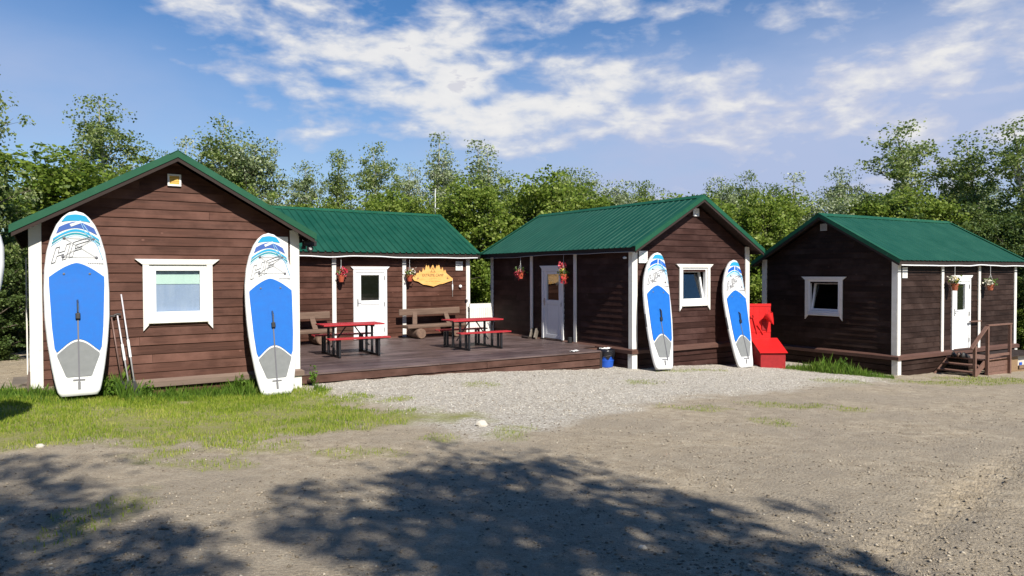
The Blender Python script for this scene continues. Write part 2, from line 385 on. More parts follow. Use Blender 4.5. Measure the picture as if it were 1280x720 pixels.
m = mat('ground_soil', (.3, .25, .2), .95, spec=.15); t = m.node_tree
co = nd(t, 'ShaderNodeTexCoord').outputs['Object']
def attr(n_): a = nd(t, 'ShaderNodeAttribute'); a.attribute_name = n_; return a.outputs['Fac']
nA = noise(t, co, .55, 5, .6); nB = noise(t, co, 5, 6, .7); nC = noise(t, co, 38, 5, .75); nD = noise(t, co, 140, 3, .7)
dirt = ramp(t, nB, [(.28, (.235, .188, .130)), (.5, (.390, .322, .234)), (.72, (.53, .455, .345))])
dirt = mixc(t, ramp(t, nA, [(.38, 0.0), (.60, .7)]), dirt, (.300, .256, .200))
dirt = mixc(t, ramp(t, nC, [(.34, .75), (.47, 0.0)]), dirt, (.13, .105, .078))
dirt = mixc(t, ramp(t, nD, [(.57, 0.0), (.66, .85)]), dirt, (.62, .56, .46))
vg = nd(t, 'ShaderNodeTexVoronoi'); vg.inputs['Scale'].default_value = 34; t.links.new(co, vg.inputs['Vector'])
hs = nd(t, 'ShaderNodeSeparateColor'); t.links.new(vg.outputs['Color'], hs.inputs[0])
grv = ramp(t, hs.outputs[0], [(0, (.27, .24, .20)), (.35, (.50, .455, .39)), (.7, (.64, .60, .525)), (1, (.78, .74, .67))])
grv = mixc(t, ramp(t, vg.outputs['Distance'], [(.35, 0.0), (.75, .7)]), grv, (.24, .21, .175))
grv = mixc(t, ramp(t, nB, [(.42, 0.0), (.7, .45)]), grv, (.50, .455, .385))
grs = ramp(t, nC, [(.3, (.13, .14, .030)), (.5, (.24, .26, .050)), (.72, (.38, .35, .12))])
grs = mixc(t, ramp(t, nB, [(.45, 0.0), (.65, .7)]), grs, (.22, .19, .10))
wld = ramp(t, nB, [(.3, (.035, .045, .015)), (.6, (.07, .085, .028)), (.8, (.14, .11, .06))])
c = mixc(t, attr('m_gravel'), dirt, grv)
c = mixc(t, mth(t, 'MULTIPLY', attr('m_lawn'), ramp(t, nB, [(.25, 1.0), (.72, .68)])), c, grs)
c = mixc(t, mth(t, 'MULTIPLY', mth(t, 'MULTIPLY', attr('m_patch'), .6), ramp(t, nB, [(.35, 1.0), (.6, .3)])), c, grs); c = mixc(t, attr('m_wild'), c, wld)
t.links.new(c, P(m).inputs['Base Color'])
bh = mth(t, 'ADD', mth(t, 'MULTIPLY', nC, 1.0), mth(t, 'ADD', mth(t, 'MULTIPLY', nD, .35), mth(t, 'MULTIPLY', mth(t, 'SUBTRACT', 1.0, vg.outputs['Distance']), .5)))
addbump(m, bh, .8, .03); me.materials.append(m)

def quadmesh(name, V, nper, mats, smooth=False):   # V (n, nper, 3) separate polygons
    n = len(V); me = bpy.data.meshes.new(name); me.vertices.add(n*nper); me.vertices.foreach_set('co', np.ascontiguousarray(V, dtype=np.float32).ravel())
    me.loops.add(n*nper); me.loops.foreach_set('vertex_index', np.arange(n*nper, dtype=np.int32))
    me.polygons.add(n); me.polygons.foreach_set('loop_start', (np.arange(n)*nper).astype(np.int32)); me.update(calc_edges=True)
    for k in mats: me.materials.append(k)
    return me

# small stones (uncountable) : squashed octahedra with noise
def stones(name, X, Y, sz, m_, label):
    n = len(X); base = np.array([(1,0,0),(0,1,0),(-1,0,0),(0,-1,0),(0,0,.8),(0,0,-.8)], float)
    F = np.array([(0,1,4),(1,2,4),(2,3,4),(3,0,4),(1,0,5),(2,1,5),(3,2,5),(0,3,5)])
    a = rng.uniform(0, 6.28, n); ca, sa = np.cos(a), np.sin(a)
    B = base[None]*rng.uniform(.65, 1.25, (n, 6, 1))*sz[:, None, None]*np.array([1, .8, .62])
    V = np.stack([B[..., 0]*ca[:, None]-B[..., 1]*sa[:, None]+X[:, None], B[..., 0]*sa[:, None]+B[..., 1]*ca[:, None]+Y[:, None],
                  B[..., 2]+(gz(X, Y)+sz*.18)[:, None]], -1).reshape(-1, 3)
    FF = (F[None]+(np.arange(n)*6)[:, None, None]).reshape(-1, 3)
    me = bpy.data.meshes.new(name); me.vertices.add(len(V)); me.vertices.foreach_set('co', V.ravel()); me.loops.add(FF.size)
    me.loops.foreach_set('vertex_index', FF.ravel().astype(np.int32)); me.polygons.add(len(FF)); me.polygons.foreach_set('loop_start', (np.arange(len(FF))*3).astype(np.int32))
    me.update(calc_edges=True); me.materials.append(m_)
    o = bpy.data.objects.new(name, me); col.objects.link(o); return tag(o, label, None, None, 'stuff')
def stonemat(name, cols):
    m = mat(name, cols[1], .9, spec=.2); t = m.node_tree; g = nd(t, 'ShaderNodeNewGeometry')
    t.links.new(ramp(t, g.outputs['Random Per Island'], [(0, cols[0]), (.5, cols[1]), (.85, cols[2]), (1, cols[3])]), P(m).inputs['Base Color']); return m
M['stone'] = stonemat('yard_stone', [(.13, .11, .085), (.26, .22, .17), (.36, .31, .245), (.50, .45, .37)])
M['gstone'] = stonemat('gravel_stone', [(.28, .25, .21), (.50, .455, .39), (.64, .60, .53), (.80, .77, .70)])
n = 70000; yy = 4.3+15*rng.random(n)**1.7; xx = rng.uniform(-.78, .78, n)*yy
gl_, gr_, pt_, wl_ = masks(xx, yy); clus = fbm(xx, yy, .9, 3, 55)
k = (gl_ < .5) & (clus > rng.uniform(.25, .62, n)); s_ = .004+.018*rng.random(n)**6
stones('dirt_stones', xx[k], yy[k], s_[k], M['stone'], 'small loose stones strewn over the packed dirt yard')
n = 34000; xx = rng.uniform(-5, 13, n); yy = rng.uniform(11, 21, n); gl_, gr_, pt_, wl_ = masks(xx, yy)
k = (gr_ > .45); s_ = .007+.016*rng.random(n)**3
stones('gravel_stones', xx[k], yy[k], s_[k], M['gstone'], 'pale grey crushed gravel spread in front of the deck')
# a few countable rocks
def rock(px, py, r, label, mt='gstone'):
    import bmesh
    x, y = atg(px, py); bm = bmesh.new(); bmesh.ops.create_icosphere(bm, subdivisions=2, radius=r)
    for v in bm.verts:
        d = v.co.normalized(); v.co *= .8+.4*float(vnoise(np.array([d.x*2.1+px]), np.array([d.y*2.1+d.z*3+py]), .8)[0]); v.co.z *= .7
    me = bpy.data.meshes.new('rock'); bm.to_mesh(me); bm.free()
    me.materials.append(M['palerock'])
    o = bpy.data.objects.new('rock', me); col.objects.link(o); o.location = (x, y, g1(x, y)+r*.3); tag(o, label, 'rock')
M['palerock'] = varied('pale_rock', (.62, .58, .50), (.48, .44, .38), (14, 14, 14), .9, .4, .01)
rock(602, 532, .085, 'pale cream rock alone on the gravel below the deck')
rock(803, 685, .028, 'small pale stone lying in the tree shadow, right foreground')
rock(888, 640, .024, 'small pale stone lying just past the edge of the tree shadow')
rock(50, 559, .045, 'flat pale stone at the edge of the worn lawn')

# ------------------------------------------------------------ grass
def leafmat(name, stops, trans=.3, sc=1.2, spec=.25):
    m = bpy.data.materials.new(name); m.use_nodes = True; t = m.node_tree; p = P(m)
    g = nd(t, 'ShaderNodeNewGeometry'); co = nd(t, 'ShaderNodeTexCoord').outputs['Object']; oi = nd(t, 'ShaderNodeObjectInfo')
    n1 = noise(t, co, sc, 3, .6)
    f = mth(t, 'ADD', mth(t, 'MULTIPLY', g.outputs['Random Per Island'], .62), mth(t, 'MULTIPLY_ADD', n1, .9, -.26))
    f = mth(t, 'ADD', f, mth(t, 'MULTIPLY_ADD', oi.outputs['Random'], .18, -.09), clamp=True)
    c = ramp(t, f, stops); t.links.new(c, p.inputs['Base Color']); p.inputs['Roughness'].default_value = .5; p.inputs['Specular IOR Level'].default_value = spec
    tl = nd(t, 'ShaderNodeBsdfTranslucent'); t.links.new(mixc(t, .35, c, (.30, .38, .05)), tl.inputs[0])
    mx_ = nd(t, 'ShaderNodeMixShader'); mx_.inputs[0].default_value = trans
    t.links.new(p.outputs[0], mx_.inputs[1]); t.links.new(tl.outputs[0], mx_.inputs[2]); t.links.new(mx_.outputs[0], t.nodes['Material Output'].inputs[0])
    return m
M['grass'] = leafmat('grass_blade', [(0, (.07, .12, .014)), (.35, (.17, .26, .024)), (.65, (.30, .37, .045)), (1, (.52, .48, .16))], .35, .8)
M['tallgrass'] = leafmat('tall_grass_blade', [(0, (.03, .07, .012)), (.45, (.08, .16, .02)), (.8, (.14, .24, .03)), (1, (.30, .30, .10))], .3, 1.5)
def grass(name, X, Y, H, Wd, m_, label, lean=.45):
    n = len(X); Z = gz(X, Y)-.008; a = rng.uniform(0, 6.28, n); b = rng.uniform(0, 6.28, n); l = rng.uniform(.05, lean, n)*H
    dx, dy = np.cos(a)*Wd/2, np.sin(a)*Wd/2; lx, ly = np.cos(b)*l, np.sin(b)*l
    V = np.empty((n, 4, 3)); o = np.stack([X, Y, Z], 1)
    V[:, 0] = o + np.stack([-dx, -dy, 0*dx], 1); V[:, 1] = o + np.stack([dx, dy, 0*dx], 1)
    V[:, 2] = o + np.stack([lx*.4+dx*.8, ly*.4+dy*.8, H*.6], 1); V[:, 3] = o + np.stack([lx, ly, H], 1)
    o_ = bpy.data.objects.new(name, quadmesh(name, V, 4, [m_])); col.objects.link(o_); return tag(o_, label, 'grass', None, 'stuff')
n = 260000; xx = rng.uniform(-12.5, -1.5, n); yy = rng.uniform(7.6, 14.2, n)
pd = polydist(xx, yy, lawn); gl_ = masks(xx, yy)[0]
aO = np.array([-7.743, 11.634]); au = np.array([math.cos(.581), math.sin(.581)]); av = np.array([-math.sin(.581), math.cos(.581)])
vA = (xx-aO[0])*av[0]+(yy-aO[1])*av[1]; uA = (xx-aO[0])*au[0]+(yy-aO[1])*au[1]
under = (vA > -.12) & (uA > -.1) & (uA < 4.4)
cl = fbm(xx, yy, .5, 3, 77)
k = (gl_ > .3) & ~under & (cl > rng.uniform(.18, .62, n)) & (rng.random(n) < np.clip(.25+.6*gl_*np.clip(1.2+vA*.28, .25, 1), 0, 1))
hh = (.022+.045*rng.random(n)+.03*np.clip(1.6+vA, 0, 1))*(.6+.8*cl)
grass('lawn_grass', xx[k], yy[k], hh[k], .007+.004*rng.random(k.sum()), M['grass'], 'short yellow-green grass growing in front of the left cabin')
n = 15000; uu = rng.uniform(-1.6, 4.6, n); vv = -np.abs(rng.normal(0, .38, n))-.05; dens_ = fbm(uu, vv, .45, 2, 5)
k = dens_ > .42; uu, vv = uu[k], vv[k]
xx = aO[0]+uu*au[0]+vv*av[0]; yy = aO[1]+uu*au[1]+vv*av[1]
grass('tall_grass', xx, yy, np.clip(rng.normal(.12, .05, len(xx)), .03, .30)*np.clip(1.2+vv*.9, .3, 1.2)*(1+1.2*np.exp(-((uu-1.15)/.3)**2)+.8*np.exp(-((uu-3.2)/.25)**2)), .008+.005*rng.random(len(xx)), M['tallgrass'], 'long uncut grass along the foot of the left cabin')
n = 90000; xx = rng.uniform(-7, 19, n); yy = rng.uniform(5, 24, n); pt_ = masks(xx, yy)[2]; k = (pt_ > .4) & (rng.random(n) < pt_*.45*(fbm(xx, yy, .25, 2, 8) > .45))
parts_x = [xx[k]]; parts_y = [yy[k]]
for (cx, cy), rx, ry in patches:
    q = int(400*rx*ry*6); a_ = cx+rng.normal(0, rx*.7, q); b_ = cy+rng.normal(0, ry*1.5, q); kk = masks(a_, b_)[2] > .3; parts_x.append(a_[kk]); parts_y.append(b_[kk])
xx = np.concatenate(parts_x); yy = np.concatenate(parts_y)
grass('patch_grass', xx, yy, .02+.04*rng.random(len(xx)), .007+.004*rng.random(len(xx)), M['grass'], 'thin tufts of grass scattered through the gravel and dirt')
n = 7000; a_ = rng.random(n); b_ = rng.normal(0, .2, n); xx = 7.75+a_*2.15+b_*.5; yy = 20.35-a_*1.75+b_
hgt = np.clip(rng.normal(.09, .10, n), .03, .42)*(.35+1.0*np.exp(-((a_-.45)/.28)**2))
grass('tall_grass', xx, yy, hgt, .006+.006*rng.random(n), M['tallgrass'], 'bright tall grass against the dark wall of the right cabin')

# ------------------------------------------------------------ cabin
DD = {}
def cabin(key, loc, yaw, Wd, L, os_, of_, sl, label, dark_gable=False, dark_side=None, side='u0', posts=(), door=None, window=None, vent='white',
          skirt=.5, glass_h=None, ledge_sides=('g',), sash='shut', group='brown timber cabins'):
    he = 2.6; root = empty('cabin', loc, yaw); tag(root, label, 'cabin', group)
    zr = lambda u: he + sl*(os_ + min(max(u, -os_), Wd+os_) if u <= Wd/2 else os_ + Wd - min(u, Wd+os_))   # roof top surface
    wt = lambda u: zr(u)-.13
    rh = .158
    # --- siding. face: maps (a, out, z); a along wall
    def rows(mb, L0, L1, top, openings, mapf, r_):
        z = .0; i = 0
        while z < 4.4:
            z1 = z+rh; hz = z1-.02
            a0, a1 = L0, L1
            if top is not None:      # gable: clip by roof at row bottom/top
                need = z
                if need > wt(Wd/2): break
                def cut(zz): return max(L0, (zz-(he-.13+sl*os_))/sl) if zz > wt(0) else L0
                lo, hi = cut(z), cut(min(z1, wt(Wd/2)-.001))
                if lo > Wd/2-.02: break
            else:
                if z > wt(0): break
                lo = hi = L0
            zt = min(z1, wt(Wd/2) if top is not None else wt(0)+.02)
            # split into intervals
            segs = [(L0, L1, z, zt)]
            for (o0, o1, w0, w1) in openings:
                ns = []
                for (s0, s1, y0, y1) in segs:
                    if s1 <= o0 or s0 >= o1 or y1 <= w0 or y0 >= w1: ns.append((s0, s1, y0, y1)); continue
                    if s0 < o0: ns.append((s0, o0, y0, y1))
                    if s1 > o1: ns.append((o1, s1, y0, y1))
                    c0, c1 = max(s0, o0), min(s1, o1)
                    if y0 < w0: ns.append((c0, c1, y0, w0))
                    if y1 > w1: ns.append((c0, c1, w1, y1))
                segs = ns
            for (s0, s1, y0, y1) in segs:
                cuts = [s0]
                if s1-s0 > 1.5 and r_.random() < .14: cuts.append(s0+(s1-s0)*r_.uniform(.25, .75))
                cuts.append(s1)
                for j in range(len(cuts)-1):
                    b0, b1 = cuts[j], cuts[j+1]-(.004 if j < len(cuts)-2 else 0)
                    fb = .030+r_.uniform(-.003, .003); ft = .012
                    kk = (y0-z)/rh; kt = (y1-z)/rh; f0 = fb+(ft-fb)*kk; f1 = fb+(ft-fb)*kt
                    bl, br, tl, tr = b0, b1, b0, b1
                    if top is not None:
                        if s0 == L0 and j == 0: bl, tl = lo, hi
                        if s1 == L1 and j == len(cuts)-2: br, tr = Wd-lo+(L1-Wd)*(lo <= L0), Wd-hi+(L1-Wd)*(hi <= L0)
                        if bl > br: continue
                        if tl > tr: tl = tr = (tl+tr)/2
                        if b0 > bl and False: pass
                        bl = max(bl, b0); tl = max(tl, b0) if j == 0 else b0; br = min(br, b1); tr = min(tr, b1) if j == len(cuts)-2 else b1
                        if bl >= br: continue
                        if j > 0: bl = tl = b0; 
                        # clip inner cuts against the rake
                        lim0, lim1 = cut(y0), cut(min(y1, wt(Wd/2)-.001))
                        bl = max(bl, lim0); tl = max(tl, lim1); br = min(br, Wd-lim0 if lim0 > L0 else L1); tr = min(tr, Wd-lim1 if lim1 > L0 else L1)
                        if bl >= br: continue
                        if tl > tr: tl = tr = (tl+tr)/2
                    yb = y0-.006
                    pts = [mapf(bl, f0, yb), mapf(br, f0, yb), mapf(br, -.02, yb), mapf(bl, -.02, yb), mapf(tl, f1, y1), mapf(tr, f1, y1), mapf(tr, -.02, y1), mapf(tl, -.02, y1)]
                    mb.hexa(pts)
            z = z1
    r_ = random.Random(key)
    gop = [] if window is None else [window]
    sop = [] if door is None else [(door[0]+.05, door[1]-.05, -.1, 2.09)]
    fG = lambda a, o, z: (a, -o, z); fB = lambda a, o, z: (a, L+o, z)
    f0 = lambda a, o, z: (-o, a, z); f1_ = lambda a, o, z: (Wd+o, a, z)
    mg = SID[key][0]; ms = SID[key][1]
    winop = [(window[0]+.10, window[1]-.10, window[2]+.14, window[3]-.10)] if window else []
    mb = MB(); rows(mb, 0, Wd, 1, winop, fG, r_); mb.build('gable_wall', mg, root)
    mb = MB(); rows(mb, 0, Wd, 1, [], fB, r_); mb.build('rear_wall', mg, root)
    mb = MB(); rows(mb, 0, L, None, sop if side == 'u0' else [], f0, r_); mb.build('side_wall', ms, root)
    mb = MB(); rows(mb, 0, L, None, sop if side == 'u1' else [], f1_, r_); mb.build('side_wall', ms, root)
    mb = MB(); mb.box(.03, Wd-.03, .03, L-.03, -.06, .0); mb.build('floor_panel', M['interior'], root)
    # --- roof : corrugated sheets
    pitch = .215; ah = {'A': .02, 'B': .034, 'C': .017, 'D': .012}[key]; prof = [(0, 0), (.10, 0), (.115, ah), (.148, ah), (.165, 0)]
    vs_ = [];  v0, v1 = -of_, L+of_; q = v0
    line = []
    while q < v1:
        for a, h in prof:
            if q+a <= v1: line.append((q+a, h))
        q += pitch
    line.append((v1, 0))
    for sgn in (0, 1):
        mb = MB(); V = []; F = []; K = 7
        for k in range(K+1):
            tt = k/K; u = -os_ + tt*(Wd/2+os_); z = he+sl*(u+os_); uu_ = u if sgn == 0 else Wd-u
            for (vv_, h) in line: V.append((uu_, vv_, z+h+r_.uniform(-.0015, .0015)))
        n_ = len(line)
        for k in range(K):
            for j in range(n_-1): F.append((k*n_+j, k*n_+j+1, (k+1)*n_+j+1, (k+1)*n_+j))
        mb.poly(V, F); o = mb.build('roof_sheet', M['green'], root); sm = o.modifiers.new('solid', 'SOLIDIFY'); sm.thickness = .006; sm.offset = 0
    # under-roof deck (rafters and sarking)
    mb = MB()
    for sgn in (0, 1):
        for (va, vb, d0, d1) in ((v0+.03, v1-.03, .016, .05),):
            ua, ub = -os_+.03, Wd/2
            za, zb = he+sl*.03, zr(Wd/2)
            A = [(ua, va, za-d1), (ub, va, zb-d1), (ub, vb, zb-d1), (ua, vb, za-d1), (ua, va, za-d0), (ub, va, zb-d0), (ub, vb, zb-d0), (ua, vb, za-d0)]
            if sgn: A = [(Wd-x, y, z) for x, y, z in A]
            mb.hexa(A)
        k_ = v0+.05
        while k_ < v1:
            ua, ub = -os_+.05, Wd/2; za, zb = he+sl*.05-.051, zr(Wd/2)-.051
            A = [(ua, k_, za-.08), (ub, k_, zb-.08), (ub, k_+.045, zb-.08), (ua, k_+.045, za-.08), (ua, k_, za), (ub, k_, zb), (ub, k_+.045, zb), (ua, k_+.045, za)]
            if sgn: A = [(Wd-x, y, z) for x, y, z in A]
            mb.hexa(A); k_ += .62
    mb.build('rafters', M['dark'], root)
    # rake trim: green L profile on both gables, both slopes
    for (vv_, dv) in ((v0, -.012), (v1, .012)):
        for sgn in (0, 1):
            mb = MB(); ua, ub = -os_-.01, Wd/2; za, zb = he-.006, zr(Wd/2)
            for (y0, y1, d0, d1) in ((vv_+dv*.9, vv_+dv, -.035, .085), (vv_+dv, vv_-dv*9, -.04, -.034)):
                A = [(ua, y0, za-d1), (ub, y0, zb-d1), (ub, y1, zb-d1), (ua, y1, za-d1), (ua, y0, za-d0), (ub, y0, zb-d0), (ub, y1, zb-d0), (ua, y1, za-d0)]
                if sgn: A = [(Wd-x, y, z) for x, y, z in A]
                mb.hexa(A)
            mb.build('rake_trim', M['greentrim'], root)
            mb = MB()
            y0, y1 = (vv_+.002, vv_+.028) if dv < 0 else (vv_-.028, vv_-.002)
            A = [(ua+.03, y0, za-.14), (ub, y0, zb-.155), (ub, y1, zb-.155), (ua+.03, y1, za-.14), (ua+.03, y0, za-.018), (ub, y0, zb-.03), (ub, y1, zb-.03), (ua+.03, y1, za-.018)]
            if sgn: A = [(Wd-x, y, z) for x, y, z in A]
            mb.hexa(A); mb.build('barge_board', M['dark'], root)
    mb = MB(); zt = zr(Wd/2)
    for sgn in (0, 1):
        A = [(Wd/2-.14, v0-.02, zt-.14*sl+.024), (Wd/2, v0-.02, zt+.030), (Wd/2, v1+.02, zt+.030), (Wd/2-.14, v1+.02, zt-.14*sl+.024),
             (Wd/2-.14, v0-.02, zt-.14*sl+.032), (Wd/2, v0-.02, zt+.042), (Wd/2, v1+.02, zt+.042), (Wd/2-.14, v1+.02, zt-.14*sl+.032)]
        if sgn: A = [(Wd-x, y, z) for x, y, z in A]
        mb.hexa(A)
    mb.build('ridge_cap', M['greentrim'], root)
    # eave boards
    mb = MB()
    for x0, x1 in ((-os_+.035, -os_+.06), (Wd+os_-.06, Wd+os_-.035)): mb.box(x0, x1, v0+.03, v1-.03, he-.115, he-.012)
    mb.build('eave_board', M['dark'], root)
    # --- corner and mid posts (white trim boards)
    e = .036
    def cpost(u, v):
        su = -1 if u == 0 else 1; sv = -1 if v == 0 else 1; mb = MB()
        h = 2.60
        mb.box(u+su*e, u-su*.125, v+sv*.018, v+sv*(e+.018), .0, h+.10)     # face on gable
        mb.box(u+su*.018, u+su*(e+.016), v+sv*(e+.016), v-sv*.09, .0, h)   # face on side
        mb.build('corner_post', M['white'], root, bevel=.003)
        mb = MB()
        mb.box(u+su*.075, u-su*.10, v+sv*.075, v-sv*.09, -skirt-.25, -.105); mb.build('corner_block', M['white'], root, bevel=.004)
    for u in (0, Wd):
        for v in (0, L): cpost(u, v)
    for pv in posts:
        mb = MB()
        if side == 'u0': mb.box(-.033, -.066, pv-.062, pv+.062, 0.0, 2.56)
        else: mb.box(Wd+.033, Wd+.066, pv-.062, pv+.062, 0.0, 2.56)
        mb.build('trim_post', M['white'], root, bevel=.003)
    # --- ledge and skirting all round
    def ring(nm, prof, m_, skip=()):
        for s_ in ('g', 'b', 'l', 'r'):
            if s_ in skip: continue
            mb = MB(); e1 = prof[1][0]
            if s_ == 'g': A = lambda o, z, k: ((-o if k == 0 else Wd+o), -o, z)
            elif s_ == 'b': A = lambda o, z, k: ((-o if k == 0 else Wd+o), L+o, z)
            elif s_ == 'l': A = lambda o, z, k: (-o, (-o if k == 0 else L+o), z)
            else: A = lambda o, z, k: (Wd+o, (-o if k == 0 else L+o), z)
            n_ = len(prof); V = [A(o, z, 0) for o, z in prof]+[A(o, z, 1) for o, z in prof]
            mb.poly(V, [tuple(range(n_)), tuple(reversed(range(n_, 2*n_)))]+[(i, (i+1) % n_, (i+1) % n_+n_, i+n_) for i in range(n_)])
            mb.build(nm, m_, root)
    sk = DD.get(key+'_skip', ())
    ring('ledge_board', [(.02, .035), (.115, -.015), (.115, -.105), (.02, -.065)], M['ledgeA' if key == 'A' else 'ledge'], sk)
    for s_ in ('g', 'b', 'l', 'r'):
        mb = MB(); z = -.12
        while z > -skirt-.25:
            a = .012 + r_.uniform(0, .008)
            if s_ in 'gb':
                y = -1 if s_ == 'g' else 1; yy0 = 0 if s_ == 'g' else L
                mb.box(.085, Wd-.085, yy0+y*a, yy0+y*(a+.03), z-.135, z)
            else:
                x = -1 if s_ == 'l' else 1; xx0 = 0 if s_ == 'l' else Wd
                mb.box(xx0+x*a, xx0+x*(a+.03), .085, L-.085, z-.135, z)
            z -= .155
        mb.build('skirting', mg if s_ in 'gb' else ms, root)
    mb = MB(); mb.box(.06, Wd-.06, .06, L-.06, -skirt-.3, -.07); mb.build('foundation', M['dark'], root)
    # --- window
    if window:
        u0, u1, w0, w1 = window; out = .034
        wroot = MB()
        F = lambda a, b, d: (a, -d, b)
        wroot.prism([(u0, w0-.0), (u0+.10, w0+.12), (u0+.10, w1), (u0, w1)], F, .03, .03+out)
        wroot.prism([(u1, w0-.0), (u1, w1), (u1-.10, w1), (u1-.10, w0+.12)], F, .03, .03+out)
        wroot.prism([(u0+.10, w0+.125), (u1-.10, w0+.125), (u1-.10, w0+.21), (u0+.10, w0+.21)], F, .03, .03+out)
        wroot.prism([(u0-.005, w1), (u1+.005, w1), (u1+.125, w1+.095), (u0-.125, w1+.095)], F, .03, .03+out+.006)
        wo_ = wroot.build('window', M['white'], root, bevel=.003)
        a0, a1, b0, b1 = u0+.10, u1-.10, w0+.21, w1-.0
        mb = MB(); fr = .055
        for (x0, x1, z0, z1) in ((a0, a0+fr, b0, b1), (a1-fr, a1, b0, b1), (a0+fr, a1-fr, b0, b0+fr), (a0+fr, a1-fr, b1-fr, b1)): mb.box(x0, x1, -.036, .06, z0, z1)
        mb.build('outer_frame', M['pvc'], wo_, bevel=.004)
        mb = MB(); mb.box(a0-.02, a1+.02, -.09, -.066, b0-.075, b0-.058); mb.build('sill', M['white'], wo_)
        # sash
        sr_ = empty('sash', ((a0+a1)/2, -.012, b0+fr), 0, wo_)
        hw = (a1-a0)/2-fr; hh_ = b1-b0-2*fr; f2 = .055
        mb = MB()
        for (x0, x1, z0, z1) in ((-hw, -hw+f2, 0, hh_), (hw-f2, hw, 0, hh_), (-hw+f2, hw-f2, 0, f2+.01), (-hw+f2, hw-f2, hh_-f2, hh_)): mb.box(x0+.002*(x0 == -hw), x1-.002*(x1 == hw), -.02, .04, z0+.002, z1-.002)
        sf = mb.build('sash_frame', M['pvc'], wo_, bevel=.004)
        mb = MB(); mb.box(-hw+f2, hw-f2, .006, .012, f2, hh_-f2); gp = mb.build('glass_pane', M['glass'], wo_)
        MT = Matrix.Translation(((a0+a1)/2, -.012, b0+fr))
        if sash != 'shut': MT = MT @ Matrix.Translation((0, .045, 0)) @ Matrix.Rotation(-R(11), 4, 'X')
        sf.matrix_local = MT; gp.matrix_local = MT
        bpy.data.objects.remove(sr_)
        if glass_h:
            mb = MB(); mb.box(a0+fr, a1-fr, .045, .05, b0+fr, b1-fr); mb.build('blind', M['net'], wo_)
            mb = MB(); mb.box(a0+fr+.01, a1-fr-.01, .036, .042, b1-fr-.29, b1-fr-.12); mb.build('roller_blind', M['greenblind'], wo_)
    # --- vent
    if vent:
        vz = 3.52; vu = Wd/2-.02 if vent != 'white' else Wd/2+.06
        if vent == 'white': vz = 3.60
        if vent == 'grey': vz = 3.62
        mb = MB(); F_ = M['pvc'] if vent != 'grey' else M['greyp']
        for (x0, x1, z0, z1) in ((-.11, .11, .075, .105), (-.11, .11, -.105, -.075), (-.11, -.08, -.075, .075), (.08, .11, -.075, .075)): mb.box(vu+x0, vu+x1, -.034, -.058, vz+z0, vz+z1)
        vo_ = mb.build('vent', F_, root, bevel=.002)
        mb = MB()
        for i_ in range(5): mb.box(vu-.08, vu+.08, -.034, -.046, vz-.075+.03*i_, vz-.075+.03*i_+.024)
        mb.build('louvre', {'yellow': M['yellow'], 'white': M['pvc'], 'grey': M['greyp']}[vent], vo_)
    # --- door
    if door:
        v0_, v1_, gw = door; hgt = 2.10; sg = -1 if side == 'u0' else 1; bu = 0 if side == 'u0' else Wd
        X = lambda d: bu+sg*d
        mb = MB()
        for (y0, y1, z0, z1) in ((v0_, v0_+.085, .02, hgt), (v1_-.085, v1_, .02, hgt), (v0_+.085, v1_-.085, hgt-.085, hgt)): mb.box(X(-.04), X(.062), y0, y1, z0, z1)
        F = lambda a, b, d: (X(d), a, b)
        mb.prism([(v0_-.0, hgt), (v1_+.0, hgt), (v1_+.09, hgt+.085), (v0_-.09, hgt+.085)], F, .03, .075)
        do = mb.build('door', M['pvc'], root, bevel=.003)
        a0, a1 = v0_+.088, v1_-.088; gm = (a0+a1)/2; g0, g1_ = gm-gw/2, gm+gw/2; gb, gt = 1.17, hgt-.17
        mb = MB()
        for (y0, y1, z0, z1) in ((a0, g0, .04, hgt-.088), (g1_, a1, .04, hgt-.088), (g0, g1_, .04, .16), (g0, g1_, 1.05, gb), (g0, g1_, gt, hgt-.088)): mb.box(X(-.02), X(.045), y0, y1, z0, z1)
        mb.box(X(-.01), X(.028), g0, g1_, .16, 1.05); mb.box(X(.028), X(.036), g0+.03, g1_-.03, .19, 1.02)
        leaf = mb.build('door_leaf', M['pvc'], do, bevel=.004)
        mb = MB(); mb.box(X(.008), X(.014), g0-.005, g1_+.005, gb-.005, gt+.005); mb.build('glass_pane', M['glass'], leaf)
        mb = MB(); hv = a1-.05 if side == 'u0' and key != 'B' else a0+.05
        if key == 'B': hv = a1-.05
        if key == 'D': hv = a0+.05
        mb.box(X(.045), X(.056), hv-.018, hv+.018, 1.0, 1.22); mb.tube([(X(.056), hv, 1.13), (X(.10), hv, 1.13), (X(.10), hv+(.11 if hv < gm else -.11), 1.13)], .009); mb.build('handle', M['steel'], leaf, smooth=False)
        mb = MB(); hv2 = a0+.0 if hv > gm else a1-.0
        for z in (.28, 1.05, 1.85): mb.tube([(X(.066), hv2, z-.06), (X(.066), hv2, z+.06)], .011)
        mb.build('hinges', M['steel'], leaf)
        mb = MB(); mb.box(X(-.05), X(.11), v0_-.02, v1_+.02, -.02, .018); mb.build('threshold', M['dark'], do)
        if key == 'C':
            mb = MB(); n_ = 9
            pts_ = [(g0+.0, gt), (g1_, gt)]+[(g1_-(g1_-g0)*i/n_, gt-.22-.035*math.sin(i*2.1)-.10*(i/n_)) for i in range(n_+1)]
            mb.prism(pts_, F, .002, -.004); mb.build('lace_curtain', M['lace'], leaf)
    return root
M['net'] = varied('net_curtain', (.27, .34, .50), (.36, .42, .56), (6, 1, 1), .8, 0)
M['greenblind'] = varied('green_blind', (.52, .68, .62), (.57, .72, .66), (6, 1, 1), .8, 0)
M['yellow'] = varied('yellow_slat', (.75, .50, .12), (.62, .38, .08), (9, 9, 9), .6)
